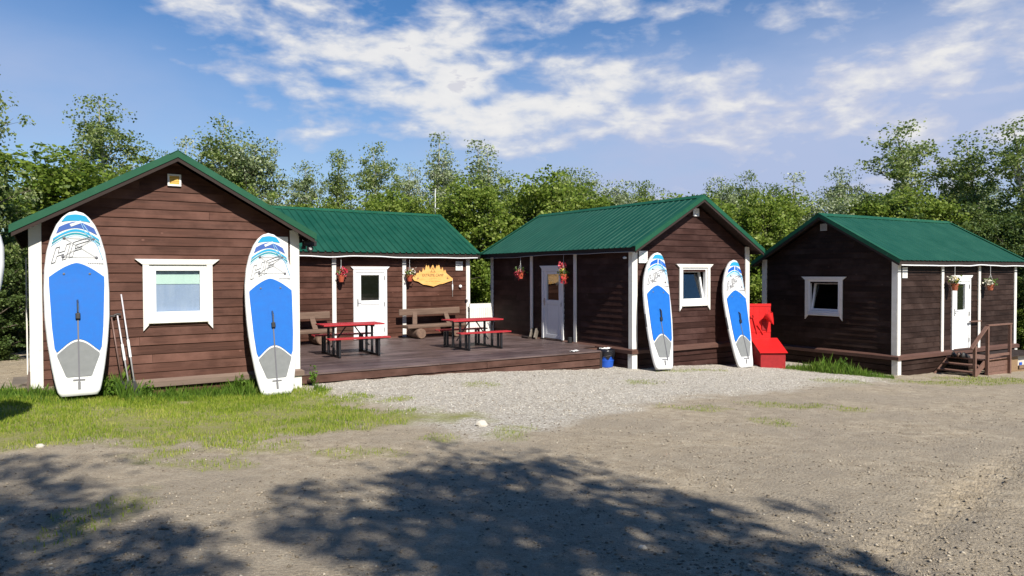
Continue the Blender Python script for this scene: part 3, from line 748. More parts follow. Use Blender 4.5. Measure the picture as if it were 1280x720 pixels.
M['greyp'] = mat('grey_plastic', (.42, .40, .39), .5)
M['lace'] = varied('lace', (.62, .56, .40), (.32, .27, .16), (14, 14, 14), .9)

cA = cabin('A', (-7.743, 11.634, .348), .581, 4.251, 6.4, .29, .34, .568, 'brown timber cabin at the left with its gable and pale-curtained window facing the yard',
           window=(1.585, 2.72, .87, 2.03), vent='yellow', skirt=.45, glass_h=True, side='u0', posts=(2.2, 4.3))
cB = cabin('B', (-1.456, 23.73, .24), 2.204, 4.514, 6.45, .316, .289, .558, 'brown timber cabin at the back of the deck with white door and wooden sign',
           side='u0', posts=(2.37, 4.65), door=(2.96, 4.05, .60), vent='white', skirt=.35)
cC = cabin('C', (3.071, 18.365, .249), .573, 4.404, 6.858, .264, .40, .570, 'brown timber cabin right of the deck with two boards on its sunlit gable',
           side='u0', posts=(2.31, 4.48), door=(2.86, 3.93, .60), window=(1.63, 2.81, .93, 2.10), vent='white', skirt=.6, sash='tilt')
cD = cabin('D', (8.156, 23.268, -.071), -1.027, 4.405, 6.404, .252, .32, .568, 'dark timber cabin at the far right with its own steps and railing',
           side='u1', posts=(2.15, 4.17), door=(2.67, 3.68, .45), window=(1.56, 2.81, .87, 2.06), vent='grey', skirt=.65, sash='tilt')

# white sagging cable / gutter strip under eaves, a part of each cabin
def cable(root, pts, r, m_, nm='eave_cable'):
    mb = MB(); mb.tube(pts, r, 6); return mb.build(nm, m_, root, smooth=True)
def wavy(x, z, v0, v1, n, amp, seed):
    rr = random.Random(seed); out = []
    nodes = [rr.uniform(0, amp) for _ in range(n+1)]
    for i in range(n*6+1):
        t_ = i/6; k_ = min(int(t_), n-1); f_ = t_-k_; f_ = f_*f_*(3-2*f_)
        out.append((x, v0+(v1-v0)*t_/n, z-(nodes[k_]*(1-f_)+nodes[k_+1]*f_)))
    return out
cable(cB, wavy(-.29, 2.49, -.2, 6.3, 9, .05, 3), .020, M['pvc'])
cable(cC, wavy(-.24, 2.50, -.25, 7.0, 8, .05, 4), .008, M['greyp'])
cable(cD, wavy(4.405+.235, 2.49, -.2, 6.6, 10, .035, 5), .020, M['pvc'])
mb = MB(); mb.tube([(4.47, -.10, 2.72), (4.50, -.08, 2.56), (4.46, -.06, 2.46), (4.36, -.06, 2.52)], .007, 6); mb.build('eave_cable', M['pvc'], cA)
# floodlight under the right eave of the left cabin
mb = MB(); mb.box(4.38, 4.62, -.14, .02, 2.40, 2.50); mb.box(4.36, 4.42, -.1, .0, 2.34, 2.40)
fl = mb.build('floodlight', M['black'], cA, bevel=.006); mb = MB(); mb.lathe((4.48, -.20, 2.35), [(.001, 0), (.055, 0), (.062, .02), (.062, .06), (.04, .1)], 16, axis=(0, 1, 0)); mb.build('lamp_head', M['black'], fl)
mb = MB(); mb.lathe((4.48, -.204, 2.35), [(.001, 0), (.028, 0), (.030, .004)], 14, axis=(0, 1, 0)); mb.build('lens', M['greyp'], fl)
mb = MB(); mb.box(2.05, 2.17, -.10, -.04, 3.86, 3.885); mb.build('sensor', M['greyp'], cA)
mb = MB(); mb.lathe((-.12, .15, 2.33), [(.02, .06), (.05, .03), (.05, 0), (.001, -.01)], 12); mb.build('eave_lamp', M['pvc'], cC)
# skirting/entry steps on the left side of cabin A, seen edge-on
M['greywood'] = varied('grey_wood', (.20, .17, .14), (.12, .10, .085), (2, 2, 18), .8, island=.2)
st = MB()
for i, (o0, o1, z) in enumerate(((.04, .34, -.05), (.34, .58, -.20))): st.box(-o1, -o0, 1.2, 2.3, z-.04, z)
sA = empty('wooden_steps', (-7.743, 11.634, .348), .581); tag(sA, 'grey weathered wooden steps at the left side of the left cabin', 'steps')
st.build('treads', M['greywood'], sA)
st = MB()
for y in (1.22, 2.24): st.bar((-.06, y, -.06), (-.62, y, -.38), .04, .14); st.box(-.64, -.58, y-.03, y+.03, -.6, -.2)
st.build('stringers', M['greywood'], sA)
for (o, v, h0, h1, w) in ((-.07, 2.6, -.15, 2.3, .03), (-.13, 3.4, -.1, 2.2, .025)):
    mb = MB(); mb.box(o-w/2, o+w/2, v-.03, v+.03, h0-.5, h1); mb.build('porch_post', M['white'], cA)

# ------------------------------------------------------------ deck
dk = empty('wooden_deck', (3.071, 18.365, .24), .577); tag(dk, 'dark brown plank deck between the three left cabins', 'deck')
mb = MB(); y = .37; rr = random.Random(5)
while y < 6.95:
    xr = -.72 if y < 1.25 else -.04
    cuts = [-8.36]; x = -8.36+rr.uniform(1.5, 4)
    while x < xr-1: cuts.append(x); x += rr.uniform(2.5, 4)
    cuts.append(xr)
    for i in range(len(cuts)-1): mb.box(cuts[i]+.003, cuts[i+1]-.003, y, y+.134, -.032-rr.uniform(0, .004), -rr.uniform(0, .004))
    y += .142
mb.build('deck_planks', M['deck'], dk)
mb = MB()
for z0, z1, o in ((-.20, -.045, .02), (-.375, -.225, .035), (-.56, -.40, .035)):
    mb.box(-8.36, -4.1, .37+o, .40+o, z0, z1); mb.box(-4.09, -.74, .375+o, .402+o, z0, z1)
    mb.box(-.752, -.725, .43+o, 1.25, z0, z1)
    mb.box(-.75, -.1, 1.27, 1.30, z0, z1)
mb.build('fascia_boards', M['side0'], dk)
mb = MB()
for x in np.arange(-8.2, -.5, 1.25): mb.box(x, x+.08, .45, 6.8, -.6, -.036)
mb.build('joists', M['dark'], dk)
# low threshold step by back cabin
# ------------------------------------------------------------ white picket fence between B and C
fn = empty('picket_fence', (-1.40, 23.55, .24), math.atan2(24.05-23.55, -.68+1.40)); Lf = .90
tag(fn, 'low white slatted fence closing the gap between two cabins', 'fence')
mb = MB(); mb.box(0, Lf, -.02, .02, .84, .98); mb.build('top_rail', M['white'], fn)
mb = MB(); mb.box(0, Lf, -.015, .015, .05, .12); mb.build('bottom_rail', M['white'], fn)
mb = MB()
for i in range(12): mb.box(.01+i*.0745, .01+i*.0745+.066, -.032, -.018, .03, .85)
mb.build('slats', M['white'], fn)

# ------------------------------------------------------------ paddle boards
M['hull'] = varied('board_white', (.74, .75, .76), (.70, .71, .72), (3, 3, 3), .35, 0)
M['edge'] = varied('board_edge', (.74, .78, .80), (.70, .74, .76), (3, 3, 3), .4, 0)
M['blue'] = varied('blue_pad', (.002, .115, .47), (.004, .135, .52), (8, 8, 8), .65, .1, .002)
M['greypad'] = varied('grey_pad', (.21, .22, .225), (.18, .19, .195), (8, 8, 8), .75, .1, .002)
M['cyan'] = mat('cyan_print', (.03, .36, .62), .4); M['navy'] = mat('violet_blue_print', (.06, .13, .42), .4); M['sky'] = mat('pale_blue_print', (.35, .62, .85), .4)
M['royal'] = mat('royal_print', (.01, .12, .55), .4)
M['teal'] = mat('teal_print', (.03, .30, .38), .4)
M['cord'] = mat('grey_cord', (.16, .16, .17), .6); M['ink'] = mat('ink', (.12, .12, .14), .5)
BL, BW = 2.98, .46
def hw(t_):       # half width along length, t 0 tail .. 1 nose
    if t_ < 0: return 0
    tt = [0, .015, .06, .15, .28, .42, .56, .68, .78, .86, .925, .965, .988, 1.0]
    ww = [.56, .63, .70, .80, .91, .985, 1.0, .975, .90, .77, .60, .42, .25, .0]
    return float(np.interp(t_, tt, ww))*BW
def rocker(t_): return .16*max(0, t_-.62)**2/.1444 + .02*max(0, .12-t_)/.12
TH = .13
def make_board(loc, rz, lean, roll, label, second=False, prt='cyan'):
    root = empty('paddle_board', loc, rz); root.rotation_euler = (lean, roll, rz); tag(root, label, 'paddle board', 'paddle boards leaning on the cabins')
    # local: z = along length, x = width, -y = deck face (front)
    N = 56; ring_n = 20; V = []; F = []
    for i in range(N+1):
        t_ = i/N; t_ = 1-(1-t_)**1.35 if True else t_
        w = max(hw(t_), .004); th = TH*min(1, .35+w/.16) if t_ > .9 else TH; yo = -rocker(t_)
        for k in range(ring_n):
            a = 2*math.pi*k/ring_n; cx, cy = math.cos(a), math.sin(a)
            ex = math.copysign(abs(cx)**.35, cx) if w > .1 else cx; ey = math.copysign(abs(cy)**.55, cy)
            xx_ = (w-.04)*ex + .04*cx if w > .1 else w*cx
            V.append((xx_, yo+th/2*ey - TH/2, t_*BL))
    for i in range(N):
        for k in range(ring_n):
            k2 = (k+1) % ring_n; F.append((i*ring_n+k, i*ring_n+k2, (i+1)*ring_n+k2, (i+1)*ring_n+k))
    F.append(tuple(reversed(range(ring_n)))); F.append(tuple(N*ring_n+k for k in range(ring_n)))
    mb = MB(); mb.poly(V, F); mb.build('hull', M['hull'], root, smooth=True)
    face = lambda x, z, d=0: (x, -TH-rocker(z/BL)-.002-d + 0.0, z)
    def decal(nm, outline_l, m_, d, thick=.003, rows_=24):
        # outline_l: list of (z, xl, xr)
        mb = MB(); V = []; F = []
        for (z, xl, xr) in outline_l:
            nn = 8
            for j in range(nn+1):
                x = xl+(xr-xl)*j/nn; V.append(face(x, z, d))
        nn = 9; r0 = len(outline_l)
        for i in range(r0-1):
            for j in range(nn-1): F.append((i*nn+j, i*nn+j+1, (i+1)*nn+j+1, (i+1)*nn+j))
        mb.poly(V, F); o = mb.build(nm, m_, root); sm = o.modifiers.new('s', 'SOLIDIFY'); sm.thickness = thick; sm.offset = 0; return o
    # blue traction pad, with arched lower edge and pointed-shoulder top
    def arc_low(x, wmax, z0, rise): return z0+rise*(1-(abs(x)/wmax)**1.7)
    def column_decal(nm, xw, zlo, zhi, m_, d, n=26, thick=.003):
        V = []; F = []; mz = 14
        for i in range(n+1):
            x = -xw+2*xw*i/n; a, b = zlo(x), zhi(x)
            for j in range(mz+1): V.append(face(x, a+(b-a)*j/mz, d))
        for i in range(n):
            for j in range(mz): F.append((i*(mz+1)+j, (i+1)*(mz+1)+j, (i+1)*(mz+1)+j+1, i*(mz+1)+j+1))
        mb = MB(); mb.poly(V, F); o = mb.build(nm, m_, root); sm = o.modifiers.new('s', 'SOLIDIFY'); sm.thickness = thick; sm.offset = 0; return o
    pw = .385
    def zlo(x):
        base = .70+.20*math.cos(min(1, abs(x)/.30)*math.pi/2)**1.2
        # side narrowing: pad follows hull
        lim = 0.0
        while hw(lim)-.085 < abs(x) and lim < .6: lim += .004
        return max(base, lim*BL)
    def zhi(x):
        s_ = 2.14-.23*(abs(x)/pw)**1.5
        return s_
    column_decal('blue_pad', pw, zlo, zhi, M['blue'], .004, thick=.006)
    def g_lo(x): 
        return .30 if abs(x) < .175 else .30+(abs(x)-.175)*2.9
    def g_hi(x): return (.70+.20*math.cos(min(1, abs(x)/.30)*math.pi/2)**1.2)-.035
    column_decal('grey_pad', .292, g_lo, g_hi, M['greypad'], .004, thick=.006)
    # nose print
    def nose(nm, za, zb, curve, m_, d, marg=.045, x0=-1.0, x1=1.0):
        pts_ = []
        n_ = 14
        V = []; F = []; nn = 15
        for i in range(nn):
            s_ = x0+(x1-x0)*i/(nn-1)
            for j in range(7):
                z = za+(zb-za)*j/6; zz = z - curve*s_*s_
                w = max(hw(min(zz/BL, .999))-marg, 0.002); V.append(face(s_*w, zz, d))
        for i in range(nn-1):
            for j in range(6): F.append((i*7+j, (i+1)*7+j, (i+1)*7+j+1, i*7+j+1))
        mb = MB(); mb.poly(V, F); o = mb.build(nm, m_, root); sm = o.modifiers.new('s', 'SOLIDIFY'); sm.thickness = .002; sm.offset = 0
    nose('nose_print', 2.815, 2.915, .02, M['cyan'], .001)
    nose('nose_print', 2.70, 2.80, .10, M['royal'] if second else M['navy'], .001, x0=-.95)
    nose('nose_print', 2.645, 2.683, .15, M['cyan'], .001)
    nose('nose_print', 2.600, 2.630, .16, M['teal'] if not second else M['sky'], .001)
    nose('nose_print', 2.575, 2.588, .17, M['sky'], .001)
    # pale diagonal flash on the nose
    mb = MB(); F = lambda a, b, d: face(a, b, d)
    mb.prism([(-.07, 2.72), (.08, 2.785), (.065, 2.82), (-.09, 2.76)] if not second else [(-.015, 2.66), (.015, 2.66), (.015, 2.80), (-.015, 2.80)], F, .003, .006); mb.build('nose_flash', M['hull'], root)
    mb = MB(); mb.tube([face(.10, 2.76, .004), face(.20, 2.60, .004), face(.30, 2.42, .004), face(.37, 2.20, .004)], .006, 5); mb.tube([face(.06, 2.80, .004), face(.13, 2.62, .004), face(.24, 2.50, .004)], .005, 5); mb.build('nose_pinstripe', M['sky'], root)
    # HF outlined lettering, italic and climbing to the right
    def L2(px_, py_):
        a = R(21); sh = .30; s_ = .41
        x, y = px_*s_*.92+py_*s_*sh*.4, py_*s_
        return (-.35+x*math.cos(a)+y*.10, 2.13+x*math.sin(a)+y*.74)
    Hs = [(0,0),(.15,0),(.15,.30),(.42,.30),(.42,0),(.57,0),(.57,.78),(.42,.78),(.42,.46),(.15,.46),(.15,.78),(0,.78)]
    Fs = [(.68,0),(.83,0),(.83,.28),(1.12,.28),(1.12,.42),(.83,.42),(.83,.60),(1.38,.60),(1.38,.78),(.68,.78)]
    for g_ in (Hs, Fs):
        mb = MB(); q = [face(*L2(*p_), .003) for p_ in g_]; q.append(q[0])
        for i in range(len(q)-1): mb.bar(q[i], q[i+1], .004, .018, up=(0, 1, 0))
        mb.build('lettering', M['ink'], root)
    mb = MB(); 
    for i in range(9): mb.box(.16+i*.025, .16+i*.025+.017, face(0, 2.14)[1]-.003, face(0, 2.14)[1]+.002, 2.125, 2.142)
    mb.build('small_lettering', M['cord'], root)
    mb = MB(); mb.bar((-hw(.36)-.002, -TH/2, .36*BL), (-hw(.47)-.002, -TH/2, .47*BL), .05, .006, up=(1, 0, 0)); mb.build('rail_print', M['cord'], root)
    # bungee cords and rings
    D = [(-.17, 2.54), (.24, 2.53), (-.19, 2.24), (.28, 2.23)]
    mb = MB()
    for a, b in ((0, 1), (0, 3), (1, 2), (2, 3)):
        mb.tube([face(*D[a], .012), face((D[a][0]+D[b][0])/2, (D[a][1]+D[b][1])/2, .014), face(*D[b], .012)], 0.003, 5)
    mb.build('bungee_cord', M['cord'], root)
    for x, z in D: mb = MB(); mb.lathe(face(x, z, .001), [(.022, 0), (.022, .008), (.008, .016)], 10, axis=(0, -1, 0)); mb.build('cord_anchor', M['ink'], root)
    for x in (-.18, .18): mb = MB(); mb.lathe(face(x, 1.96, .004), [(.018, 0), (.018, .01), (.006, .016)], 10, axis=(0, -1, 0)); mb.build('pad_ring', M['ink'], root)
    # carry handle with buckle and strap
    mb = MB(); mb.tube([face(0, 1.28, .006), face(0, 1.33, .045), face(0, 1.47, .05), face(0, 1.53, .006)], .016, 8)
    mb.build('carry_handle', M['steel'] if not second else M['black'], root)
    mb = MB(); mb.box(-.035, .035, face(0, 1.28, .05)[1], face(0, 1.28, .004)[1], 1.22, 1.32); mb.build('handle_buckle', M['black'], root, bevel=.012)
    mb = MB(); bend = .10 if second else 0.0
    P_ = [(0, 1.24), (bend*.2, 1.0), (bend*.5, .75), (bend*.8, .5), (bend, .22)]
    for i in range(4): mb.bar(face(*P_[i], .012), face(*P_[i+1], .012), .022, .006, up=(0, 1, 0))
    mb.build('leash_strap', M['ink'], root)
    mb = MB(); mb.box(-.085, .085, face(0, .25, .008)[1], face(0, .25, .001)[1], .235, .262); mb.box(-.02, .02, face(0, .15, .012)[1], face(0, .15, .001)[1], .10, .22); mb.build('tail_fitting', M['cord'], root)
    return root
def onwall(cab_o, u, v):
    c_, s_ = math.cos(cab_o[3]), math.sin(cab_o[3]); return (cab_o[0]+u*c_-v*s_, cab_o[1]+u*s_+v*c_)
cabA = (-7.743, 11.634, .348, .581); cabB = (-1.456, 23.73, .24, 2.204); cabC = (3.071, 18.365, .249, .573); cabD = (8.156, 23.268, -.071, -1.027)
for cb, u, vb, u_top, zb, lab, sec in (
    (cabA, .60, -.52, .60, .26, 'blue and white paddle board leaning left of the window of the left cabin', False),
    (cabA, 3.70, -.55, 3.66, -.01, 'blue and white paddle board overlapping the right corner post of the left cabin', False),
    (cabC, .42, -.62, .60, -.23, 'slim blue and white paddle board by the corner post next to the blue bin', True),
    (cabC, 3.45, -.66, 3.50, -.40, 'blue and white paddle board standing beside the red fire point', True)):
    x, y = onwall(cb, u, vb); dv = -vb-.04; lean = -math.asin(min(.9, (dv-.0)/BL)); lean = math.asin(dv/BL)
    roll = math.asin((u_top-u)/BL)
    make_board((x, y, zb), cb[3], -lean, roll, lab, sec)
# partly visible board at left edge of the photo
make_board((-7.12, 7.9, .06), .0, -.25, .345, 'white board at the left edge of the photo, only its rim in view', False)

# ------------------------------------------------------------ paddles
M['pshaft'] = varied('pale_shaft', (.62, .62, .66), (.45, .42, .46), (2, 2, 6), .35, 0); M['pwood'] = varied('brown_shaft', (.22, .13, .11), (.14, .09, .08), (3, 3, 8), .5, 0)
def paddle(u0, v0_, z0, u1, v1_, z1, m_, label, grip=True, white=None):
    x0, y0 = onwall(cabA, u0, v0_); x1, y1 = onwall(cabA, u1, v1_); z0 += .348; z1 += .348
    a = Vector((x0, y0, z0)); b = Vector((x1, y1, z1)); root = empty('paddle', a, cabA[3]); tag(root, label, 'paddle', 'paddles leaning on the left cabin')
    q = root.rotation_euler.to_matrix().inverted(); B = q @ (b-a); d = B.normalized(); Lp = B.length
    mb = MB(); mb.tube([d*.34, B], [.014, .012], 8); sh = mb.build('shaft', m_, root, smooth=True)
    side_ = Vector((0, 1, 0)).cross(d).normalized()
    prof = [(0, .02), (.04, .045), (.12, .06), (.22, .05), (.30, .03), (.40, .012)]
    V = [d*s_+side_*w for s_, w in prof]+[d*s_-side_*w for s_, w in reversed(prof)]
    n_ = len(V); off = Vector((0, -.008, 0))
    mb = MB(); mb.poly([v-off for v in V]+[v+off for v in V], [tuple(range(n_)), tuple(reversed(range(n_, 2*n_)))]+[(i, (i+1) % n_, (i+1) % n_+n_, i+n_) for i in range(n_)])
    mb.build('blade', M['black'], root)
    if grip: mb = MB(); mb.tube([B-side_*.055+d*.01, B+d*.025, B+side_*.055+d*.01], .016, 8); mb.build('grip', M['black'], root)
    if white: mb = MB(); mb.tube([d*white[0], d*white[1]], .021, 8); mb.build('sleeve', M['pvc'], root)
paddle(1.44, -.38, -.28, 1.25, -.08, 1.52, M['pshaft'], 'tallest pale paddle leaning nearest the window of the left cabin', False, (.75, 1.05))
paddle(1.36, -.34, -.28, 1.19, -.08, 1.16, M['pshaft'], 'silver paddle with black grip in the middle of the leaning three', True, (.70, .98))
paddle(1.27, -.28, -.26, 1.10, -.08, 1.13, M['pwood'], 'dark brown paddle leaning right next to the left board', True)

# ------------------------------------------------------------ hanging baskets
M['terracotta'] = varied('terracotta_pot', (.50, .10, .05), (.40, .08, .04), (12, 12, 12), .6)
M['pot2'] = varied('brick_pot', (.42, .12, .06), (.34, .10, .05), (12, 12, 12), .6)
M['flead'] = leafmat('basket_leaf', [(0, (.03, .07, .015)), (.5, (.08, .15, .03)), (1, (.18, .24, .06))], .3, 8)
def petal(name, c): return leafmat(name, [(0, tuple(x*.7 for x in c)), (.6, c), (1, tuple(min(1, x*1.2+.03) for x in c))], .15, 20)
M['fred'] = petal('red_petal', (.55, .03, .07)); M['fwhite'] = petal('white_petal', (.75, .70, .60)); M['fpink'] = petal('pink_petal', (.75, .12, .16)); M['fyel'] = petal('yellow_petal', (.70, .55, .12)); M['forg'] = petal('orange_petal', (.80, .16, .05))
def tuft(nm, parent, c, sig, n, size, m_):
    Cn = np.array(c)+rng.normal(0, 1, (n, 3))*np.array(sig); V = leafquads(Cn, np.full(n, size)*rng.uniform(.7, 1.3, n)); o = bpy.data.objects.new(nm, quadmesh(nm, V, 4, [m_])); col.objects.link(o); o.parent = parent; return o
def leafquads(Cn, s_, aspect=1.5, up=0.0):
    n = len(Cn); a = rng.normal(0, 1, (n, 3)); a[:, 2] += up; a /= np.linalg.norm(a, axis=1, keepdims=True)
    b = rng.normal(0, 1, (n, 3)); b -= a*np.sum(a*b, 1, keepdims=True); b /= np.linalg.norm(b, axis=1, keepdims=True)
    a = a*(s_[:, None]*aspect/2); b = b*(s_[:, None]/2)
    return np.stack([Cn-a, Cn+b, Cn+a, Cn-b], 1)
def basket(cb, wall_side, v, w, out, label, flowers, pot='terracotta', r=.10, ztop=None, spread=1.0, side_u=None, leaves=110):
    if wall_side == 'u0': x, y = onwall(cb, -out, v)
    else: x, y = onwall(cb, 4.405+out, v)
    z = cb[2]+w
    root = empty('hanging_basket', (x, y, z), cb[3]); tag(root, label, 'hanging basket', 'flower baskets hanging from the eaves')
    mb = MB(); mb.lathe((0, 0, -.11), [(r*.55, 0), (r*.62, .005), (r, .17), (r*1.08, .18), (r*1.08, .205), (r*.9, .205), (r*.85, .16)], 18); mb.build('pot', M[pot], root, smooth=False)
    mb = MB(); top = Vector((0, 0, (2.47-w)))
    for a in (0, 2.09, 4.19): mb.tube([(r*math.cos(a), r*math.sin(a), .08), (0, 0, .38)], .003, 4)
    mb.tube([(0, 0, .38), top], .004, 4); mb.build('hanger', M['pvc'], root)
    tuft('foliage', root, (0, 0, .14), (.07*spread, .07*spread, .06), leaves, .05, M['flead'])
    for c, off, n_ in flowers: tuft('flowers', root, off, (.05*spread, .05*spread, .05), n_, .05, M[c])
basket(cabB, 'u0', 4.50, 1.84, .22, 'red potted basket with dark red flowers hanging left of the back cabin door', [('fred', (.03, -.08, .20), 70), ('fpink', (.02, -.02, .12), 25)], leaves=30)
basket(cabB, 'u0', 2.28, 1.84, .24, 'terracotta basket of cream flowers hanging beside the wooden sign', [('fwhite', (0, -.06, .17), 60), ('fyel', (0, .04, .16), 12)])
basket(cabC, 'u0', 4.80, 1.90, .24, 'wide red basket with pink flowers hanging left of the shaded cabin door', [('fred', (0, .04, .02), 90), ('fpink', (0, .02, .10), 60)], spread=1.4, leaves=40)
basket(cabC, 'u0', 2.62, 1.84, .22, 'trailing basket of pink, yellow and orange flowers right of the shaded cabin door', [('fpink', (0, .05, .34), 70), ('fyel', (0, 0, .16), 80), ('forg', (0, 0, -.02), 80), ('fred', (0, -.03, -.10), 30)])
basket(cabD, 'u1', 2.40, 1.86, .26, 'basket of pale yellow flowers hanging over the left edge of the far right cabin door', [('fyel', (0, -.02, .20), 60), ('fwhite', (0, -.12, .22), 45)], pot='pot2')
basket(cabD, 'u1', 4.42, 1.84, .24, 'brick red basket of white flowers hanging on the right of the far right cabin door', [('fwhite', (0, -.12, .13), 90)], pot='pot2')

# ------------------------------------------------------------ signs
def font_text(body, size, m_, parent, matrix, name='lettering', ext=.002):
    cu = bpy.data.curves.new(name, 'FONT'); cu.body = body; cu.size = size; cu.extrude = ext; cu.align_x = 'CENTER'; cu.align_y = 'CENTER'
    o = bpy.data.objects.new(name, cu); col.objects.link(o)
    dg = bpy.context.evaluated_depsgraph_get(); me = bpy.data.meshes.new_from_object(o.evaluated_get(dg)); bpy.data.objects.remove(o)
    me.materials.append(m_); o = bpy.data.objects.new(name, me); col.objects.link(o); o.parent = parent; o.matrix_local = matrix; return o
M['pine'] = varied('pale_pine', (.70, .37, .10), (.82, .49, .18), (3, 14, 14), .5, .15)
M['carve'] = mat('carved_brown', (.16, .08, .03), .7); M['paper'] = mat('paper_white', (.78, .78, .76), .6)
# wooden sign on the back cabin: local x = -v (rightwards seen from the yard)
x, y = onwall(cabB, -.035, 1.36); sg = empty('wooden_sign', (x, y, .24+1.93), cabB[3]-math.pi/2)
tag(sg, 'pale carved wooden sign cut like a row of firs on the back cabin wall', 'sign')
top_ = [(-.74,-.10),(-.62,.00),(-.55,.06),(-.50,.05),(-.47,.14),(-.43,.07),(-.38,.10),(-.35,.22),(-.31,.12),(-.27,.18),(-.23,.36),(-.19,.22),(-.15,.32),(-.12,.20),(-.09,.17),(-.04,.24),(.0,.36),(.04,.24),(.09,.17),(.12,.22),(.15,.33),(.18,.24),(.22,.37),(.27,.20),(.31,.14),(.36,.24),(.40,.10),(.46,.16),(.50,.05),(.56,.01),(.66,-.07),(.74,-.12)]
bot_ = [(.72,-.19),(.58,-.22),(.46,-.26),(.36,-.29),(.24,-.30),(.12,-.34),(.02,-.37),(-.10,-.345),(-.22,-.32),(-.34,-.31),(-.42,-.27),(-.52,-.21),(-.66,-.18)]
mb = MB(); mb.prism(list(reversed(top_+bot_)), lambda a, b, d: (a, -d, b), -.0, .035); mb.build('board', M['pine'], sg)
RX = Matrix.Rotation(math.pi/2, 4, 'X')
font_text('EXTREME CAMP', .118, M['carve'], sg, Matrix.Translation((0, -.038, -.015)) @ RX @ Matrix.Diagonal((.92, 1, 1, 1)))
font_text('-- --- -- ---- --', .05, M['carve'], sg, Matrix.Translation((0, -.038, -.12)) @ RX)
font_text('--- -- --- - -- ----', .085, M['carve'], sg, Matrix.Translation((0, -.038, -.20)) @ RX)
mb = MB(); mb.bar((-.06, -.037, .10), (0, -.037, .24), .014, .004, up=(0,1,0)); mb.bar((.06, -.037, .10), (0, -.037, .24), .014, .004, up=(0,1,0)); mb.bar((-.1, -.037, .09), (.1, -.037, .09), .012, .004, up=(0,1,0)); mb.build('tent_carving', M['carve'], sg)
for sx_ in (-1, 1):
    mb = MB(); mb.bar((sx_*.55, -.037, -.14), (sx_*.53, -.037, -.06), .016, .004, up=(0,1,0)); mb.bar((sx_*.58, -.037, -.12), (sx_*.50, -.037, -.11), .016, .004, up=(0,1,0)); mb.build('fir_carving', M['pwood'], sg)
# cord with white weight below the sign's right end
x, y = onwall(cabB, -.05, .62); cr_ = empty('bell_cord', (x, y, .24), cabB[3]); tag(cr_, 'thin white cord with a pale weight hanging from the right end of the wooden sign', 'cord')
mb = MB(); mb.tube([(0, 0, 1.80), (0, .0, 1.62)], .006, 6); mb.build('cord', M['pvc'], cr_); mb = MB(); mb.lathe((0, 0, 1.42), [(.008, 0), (.018, .04), (.024, .14), (.014, .2), (.004, .21)], 10); mb.build('weight', M['pvc'], cr_); mb = MB(); mb.tube([(0, 0, 1.42), (0, 0, 1.22)], .005, 6); mb.build('cord', M['greyp'], cr_)
x, y = onwall(cabB, -.05, .33); o = MB(); o.lathe((0, 0, 0), [(.05, 0), (.055, .02), (.045, .045), (.02, .06), (.001, .062)], 14, axis=(-1, 0, 0)); wl = o.build('wall_lamp', M['pvc'], None); wl.location = (x, y, .24+1.55); wl.rotation_euler = (0, 0, cabB[3]); tag(wl, 'small round white lamp on the right end of the back cabin wall', 'lamp')
x, y = onwall(cabB, -.12, .10); o = MB(); o.lathe((0, 0, 0), [(.03, 0), (.05, .02), (.05, .05), (.02, .075), (.001, .08)], 12); o.tube([(0, 0, .04), (.08, 0, .04)], .01, 5); wl = o.build('post_lamp', M['pvc'], None); wl.location = (x, y, .24+1.10); wl.rotation_euler = (0, 0, cabB[3]); tag(wl, 'small pale knob fixed low on the right corner post of the back cabin', 'lamp')
def notice(cb, place, a, w, wd, ht, txt, label, lines=3, mark=None):
    if place == 'g': x, y = onwall(cb, a, -.042); rz = cb[3]
    elif place == 'u0': x, y = onwall(cb, -.042, a); rz = cb[3]-math.pi/2
    else: x, y = onwall(cb, 4.405+.042, a); rz = cb[3]+math.pi/2
    r = empty('notice_sign', (x, y, cb[2]+w), rz); tag(r, label, 'sign')
    mb = MB(); mb.box(-wd/2, wd/2, -.008, 0, -ht/2, ht/2); mb.build('plate', M['paper'], r, bevel=.002)
    if txt: font_text(txt, ht*.26, M['ink'], r, Matrix.Translation((0, -.010, ht*.28)) @ RX, ext=.001)
    for i in range(lines):
        mb = MB(); mb.box(-wd*.3, wd*.3*(1-.2*(i % 2)), -.0105, -.008, ht*(.02-.13*i), ht*(.02-.13*i)+ht*.035); mb.build('printed_line', M['cord'], r)
    if mark: font_text(mark[0], ht*mark[2], mark[1], r, Matrix.Translation((0, -.010, 0)) @ RX, ext=.001)
M['gmark'] = mat('green_print', (.12, .38, .26), .5); M['tealmark'] = mat('teal_pale_print', (.35, .55, .52), .5)
notice(cabB, 'u0', .36, 2.22, .27, .30, '–––', 'white notice plate beside the right corner post of the back cabin')
notice(cabD, 'u1', .28, 2.27, .24, .30, '–––', 'white notice plate near the corner post of the far right cabin')
notice(cabC, 'g', .33, 2.37, .30, .31, '', 'white plate with a pale teal figure behind the nose of a board', 0, ('2', M['tealmark'], .75))
notice(cabA, 'g', 3.93, 2.36, .32, .42, '', 'white plate with a green mark half behind a board on the left cabin', 0, ('▲', M['gmark'], .35))

